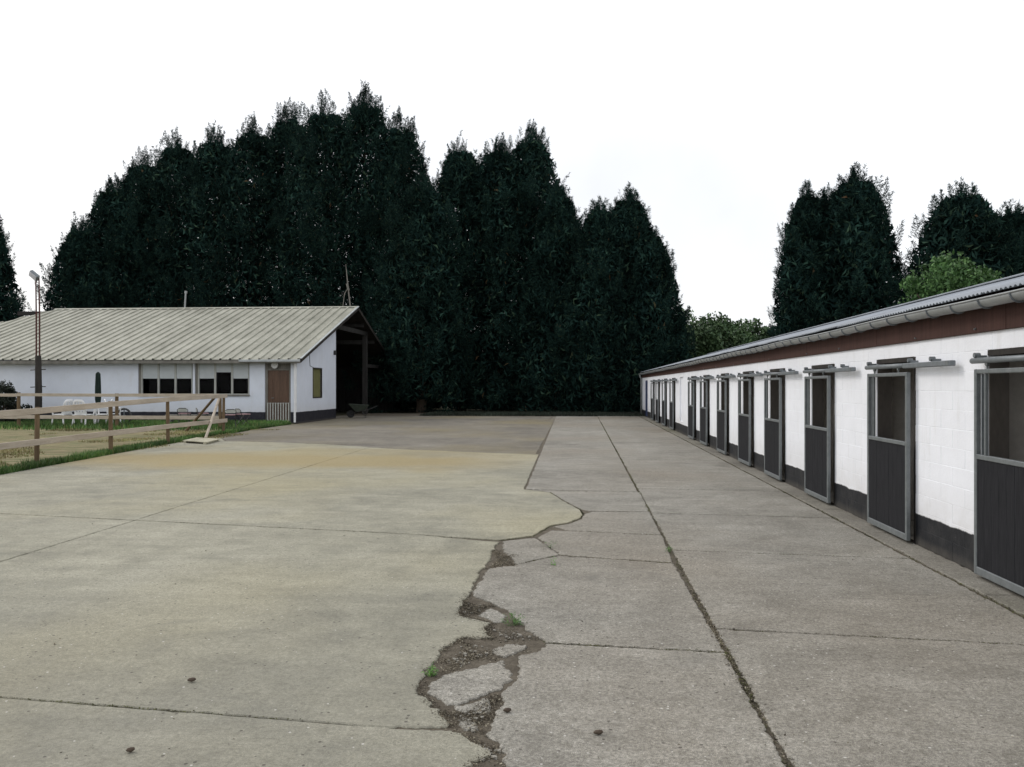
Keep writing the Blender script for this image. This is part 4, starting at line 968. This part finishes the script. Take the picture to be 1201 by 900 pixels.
# ================================================================== TREES
def cypress(px, ytop, Y, Rm, label, seed, n_br=620, spires=3, name='cypress_tree', group='tall dark conifers behind the yard', low=.01, dens=1.0, ex=(2.7, .54)):
    r = np.random.default_rng(seed); top = onY(px, ytop, Y); Ht = top.z; cx, cy = top.x, Y
    root = empty(name, (cx, cy, 0), 0, label, 'tree', group)
    V = []; Np = int(n_br*dens*.47); per = 310
    def env(t, az):
        lob = np.array([noise.noise((math.cos(a)*1.3, math.sin(a)*1.3, tt*4+seed)) for a, tt in zip(az, t)])
        return Rm*((1-t**ex[0])**ex[1]*(1+.40*lob)*(.8+.2*np.minimum(1, t/.1)))+.05
    # every plume is an ascending, tapering spray of small scale-leaf shoots
    t = low+(1-low)*r.random(Np)**.85; nl_ = 9; t[:nl_] = r.uniform(.90, .985, nl_); t[0] = 1.0; fine_ = np.arange(Np) < nl_
    az = r.random(Np)*6.2832; e = env(t, az); ou = np.column_stack([np.cos(az), np.sin(az), np.zeros(Np)])
    L = r.uniform(1.0, 2.7, Np)*(.72+.28*Rm/3.4)*np.where(fine_, 1.25, 1)
    fr = np.where(r.random(Np) < .25, r.uniform(.4, .8, Np), r.uniform(.80, 1.10, Np)); fr = np.where(fine_, r.uniform(.3, 1.1, Np), fr)
    tip = ou*(e*fr)[:, None]; tip[:, 2] = t*Ht*.97+r.uniform(-.3, .03*Ht, Np)*(t < .97)+.03*Ht*(t >= .97)*r.random(Np); tip[0, 2] = Ht
    out = np.clip(1.1*(1-t)+.15, .1, .95)*r.uniform(.4, 1.7, Np)
    ax = ou*out[:, None]+np.array([0, 0, 1.0])+r.normal(0, .12, (Np, 3)); ax /= np.linalg.norm(ax, axis=1, keepdims=True)
    rp_ = r.uniform(.30, .56, Np)*(.75+.25*Rm/3.4)*np.where(fine_, .8, 1)
    sq = r.random((Np, per))**.75                                   # 0 tip .. 1 base
    rad = rp_[:, None]*(.03+1.02*sq**1.05)*r.random((Np, per))**.5; an_ = r.random((Np, per))*6.2832
    e1 = np.cross(ax, [1.0, .2, .1]); e1 /= np.linalg.norm(e1, axis=1, keepdims=True); e2 = np.cross(ax, e1)
    rv = e1[:, None]*np.cos(an_)[..., None]+e2[:, None]*np.sin(an_)[..., None]
    P = tip[:, None]-ax[:, None]*(sq*L[:, None])[..., None]+rv*rad[..., None]; P[..., 2] = np.maximum(P[..., 2], .05)
    d = ax[:, None]*.75+rv*.75+r.normal(0, .33, P.shape); d /= np.linalg.norm(d, axis=2, keepdims=True)
    P = P.reshape(-1, 3); d = d.reshape(-1, 3)
    Lf = r.uniform(.10, .25, len(P))[:, None]; q = np.cross(d, r.normal(0, 1, P.shape)); q /= np.linalg.norm(q, axis=1, keepdims=True)+1e-9
    Wd = Lf*r.uniform(.11, .20, len(P))[:, None]
    V.append(np.stack([P-d*Lf*.3, P+q*Wd+d*Lf*.15, P+d*Lf*.8], 1).reshape(-1, 3))
    # shaded inner foliage
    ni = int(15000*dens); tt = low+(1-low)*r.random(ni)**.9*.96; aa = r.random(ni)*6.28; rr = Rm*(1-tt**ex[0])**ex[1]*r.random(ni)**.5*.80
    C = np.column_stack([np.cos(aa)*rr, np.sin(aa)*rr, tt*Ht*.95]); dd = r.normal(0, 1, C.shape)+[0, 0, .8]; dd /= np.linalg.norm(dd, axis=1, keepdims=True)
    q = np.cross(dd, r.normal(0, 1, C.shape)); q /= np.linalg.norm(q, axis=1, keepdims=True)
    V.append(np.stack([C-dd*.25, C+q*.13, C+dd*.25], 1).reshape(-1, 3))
    V = np.concatenate(V)
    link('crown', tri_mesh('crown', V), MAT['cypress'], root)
    m = MB(); m.tube([(0, 0, -.2), (.05, 0, Ht*.3), (-.03, .05, Ht*.6), (0, 0, Ht*.93)], [.34, .26, .15, .03], 9)
    for k in range(14):
        a = r.random()*6.28; z = Ht*(.05+.045*k); m.tube([(0, 0, z), (math.cos(a)*Rm*.2, math.sin(a)*Rm*.2, z+Rm*.15), (math.cos(a)*Rm*.38, math.sin(a)*Rm*.38, z+Rm*.35)], [.09, .06, .025], 5)
    m.build('trunk', MAT['bark'], root)
    return root
LBL = 'dark conifer '
CY = [
 (98, 255, 62, 3.4, 'leftmost dark conifer of the tall row, its flank against the open sky'),
 (135, 205, 62, 3.9, 'dark conifer second from the left in the tall row, on the sloping shoulder'),
 (170, 172, 63, 4.0, 'dark conifer third from the left in the tall row, above the house roof'),
 (208, 150, 62, 4.1, 'dark conifer directly above the roof flue of the house'),
 (252, 143, 63, 4.2, 'dark conifer with a level top just right of the roof flue'),
 (298, 132, 62, 4.3, 'dark conifer above the left group of house windows'),
 (340, 116, 63, 4.3, 'dark conifer above the brown house door, second from the tallest on its left'),
 (382, 106, 61, 4.3, 'dark conifer touching the tallest one on its left side above the gable end'),
 (428, 96, 60, 4.3, 'tallest dark conifer, its spire rising above the open barn bay'),
 (468, 126, 59, 3.9, 'dark conifer falling away right of the tallest one'),
 (494, 200, 52, 3.2, 'lower dark conifer in the dip between the two tall groups'),
 (541, 155, 59, 3.4, 'dark conifer with a narrow spire at the left of the middle group'),
 (585, 156, 58, 4.0, 'dark conifer in the heart of the middle group, left of its highest tip'),
 (622, 141, 58, 3.9, 'dark conifer that forms the highest tip of the middle group'),
 (655, 212, 57, 3.2, 'dark conifer sloping down at the right side of the middle group'),
 (703, 230, 54, 3.1, 'dark conifer at the left of the right-hand group by the end of the stable'),
 (737, 216, 54, 3.5, 'dark conifer with the highest tip beside the far end of the stable'),
 (762, 262, 54, 3.0, 'rightmost dark conifer of the tall row, nearest the end of the stable roof'),
]
for i, (px, yt, Y, Rm, lab) in enumerate(CY):
    cypress(px, yt-2, Y+((i*37) % 7-3)*.5, Rm*1.10, lab, 100+i, low=.05 if i == 10 else .01, ex=(1.9, .60) if i > 13 else (2.5, .56))
cypress(-32, 218, 50, 3.7, 'dark conifer cut by the left edge of the photo beyond the house roof', 150, ex=(2.2, .56), group='dark conifers standing apart', dens=1.25)
cypress(1003, 190, 47, 3.6, 'tall dark conifer with a crooked tip rising behind the middle of the stable roof', 160, ex=(2.2, .56), group='dark conifers standing apart', spires=2)
cypress(948, 210, 48, 2.5, 'slimmer dark conifer joined to the left of the tall one behind the stable', 161, ex=(2.2, .56), group='dark conifers standing apart', spires=1, dens=.8)
cypress(972, 214, 49, 3.6, 'shorter dark conifer filling the gap between the slim and the tall one behind the stable', 164, ex=(2.2, .56), group='dark conifers standing apart', spires=2, dens=.8)
cypress(1128, 208, 44, 4.0, 'broad dark conifer behind the light green tree at the right', 162, ex=(2.2, .56), group='dark conifers standing apart', spires=3)
cypress(1188, 232, 45, 3.3, 'dark conifer at the right edge of the photo behind the stable roof', 163, ex=(2.2, .56), group='dark conifers standing apart', spires=2)

def leafy(px, ytop, Y, Rx, Rz, label, mat, seed, n_cl=70, nl=260, size=.12, name='leafy_tree', cat='tree', zc=None, group=None):
    r = np.random.default_rng(seed); top = onY(px, ytop, Y); cz = top.z-Rz
    root = empty(name, (top.x, Y, 0), 0, label, cat, group)
    V = []
    for k in range(n_cl):
        d = r.normal(0, 1, 3); d /= np.linalg.norm(d); rad = r.uniform(.35, .88)
        c_ = np.array([d[0]*Rx, d[1]*Rx, d[2]*Rz])*rad+[0, 0, cz]; s_ = min(Rx, Rz)*r.uniform(.18, .34)
        D = r.normal(0, 1, (nl, 3)); D /= np.linalg.norm(D, axis=1, keepdims=True); C = c_+D*s_*r.random((nl, 1))**.4
        d1 = r.normal(0, 1, (nl, 3)); d1 /= np.linalg.norm(d1, axis=1, keepdims=True); q = np.cross(d1, r.normal(0, 1, (nl, 3))); q /= np.linalg.norm(q, axis=1, keepdims=True)
        L = size*r.uniform(.6, 1.3, (nl, 1)); V.append(np.stack([C-d1*L, C+q*L*.5, C+d1*L, C-q*L*.5], 1).reshape(-1, 3))
    link('crown', tri_mesh('crown', np.concatenate(V), 4), mat, root)
    m = MB(); m.tube([(0, 0, -.2), (.05, 0, max(.3, cz-Rz*.4)), (0, .05, cz+Rz*.3)], [.2*Rx/2.5, .14*Rx/2.5, .03], 8)
    for k in range(7):
        a = k*.9+seed; m.tube([(0, 0, max(.2, cz-Rz*.6)), (math.cos(a)*Rx*.3, math.sin(a)*Rx*.3, cz-Rz*.1), (math.cos(a)*Rx*.6, math.sin(a)*Rx*.6, cz+Rz*.3)], [.07, .05, .02], 5)
    m.build('trunk', MAT['bark'], root); return root
leafy(1112, 294, 30, 1.75, 2.1, 'light green broadleaf tree in front of the dark conifers above the stable roof', MAT['lightleaf'], 5, 90, 230, .075, name='leafy_tree')
leafy(820, 362, 62, 3.4, 3.2, 'mid green broadleaf tree beyond the far end of the stable roof', MAT['broad'], 6, 90, 260, .14, name='leafy_tree')
leafy(872, 371, 66, 2.6, 2.6, 'duller green broadleaf tree right of the mid green one beyond the stable roof', MAT['broad'], 7, 80, 260, .14, name='leafy_tree')
leafy(788, 400, 60, 2.0, 3.0, 'low bushy green tree tucked between the last conifer and the mid green tree', MAT['broad'], 8, 60, 220, .13, name='leafy_tree')
leafy(3, 443, 34.5, 1.15, 1.35, 'dark rounded shrub against the white wall at the left edge', MAT['bush'], 9, 40, 220, .06, name='dark_shrub', cat='shrub')
# dark hedge closing the view under the trees
r = np.random.default_rng(77); nH = 46000; C = np.column_stack([r.uniform(-26, 26, nH), 66+r.normal(0, .5, nH), 4.2*r.random(nH)])
d = r.normal(0, 1, C.shape); d /= np.linalg.norm(d, axis=1, keepdims=True); q = np.cross(d, r.normal(0, 1, C.shape)); q /= np.linalg.norm(q, axis=1, keepdims=True)
V = np.stack([C-d*.22, C+q*.12, C+d*.22, C-q*.12], 1).reshape(-1, 3)
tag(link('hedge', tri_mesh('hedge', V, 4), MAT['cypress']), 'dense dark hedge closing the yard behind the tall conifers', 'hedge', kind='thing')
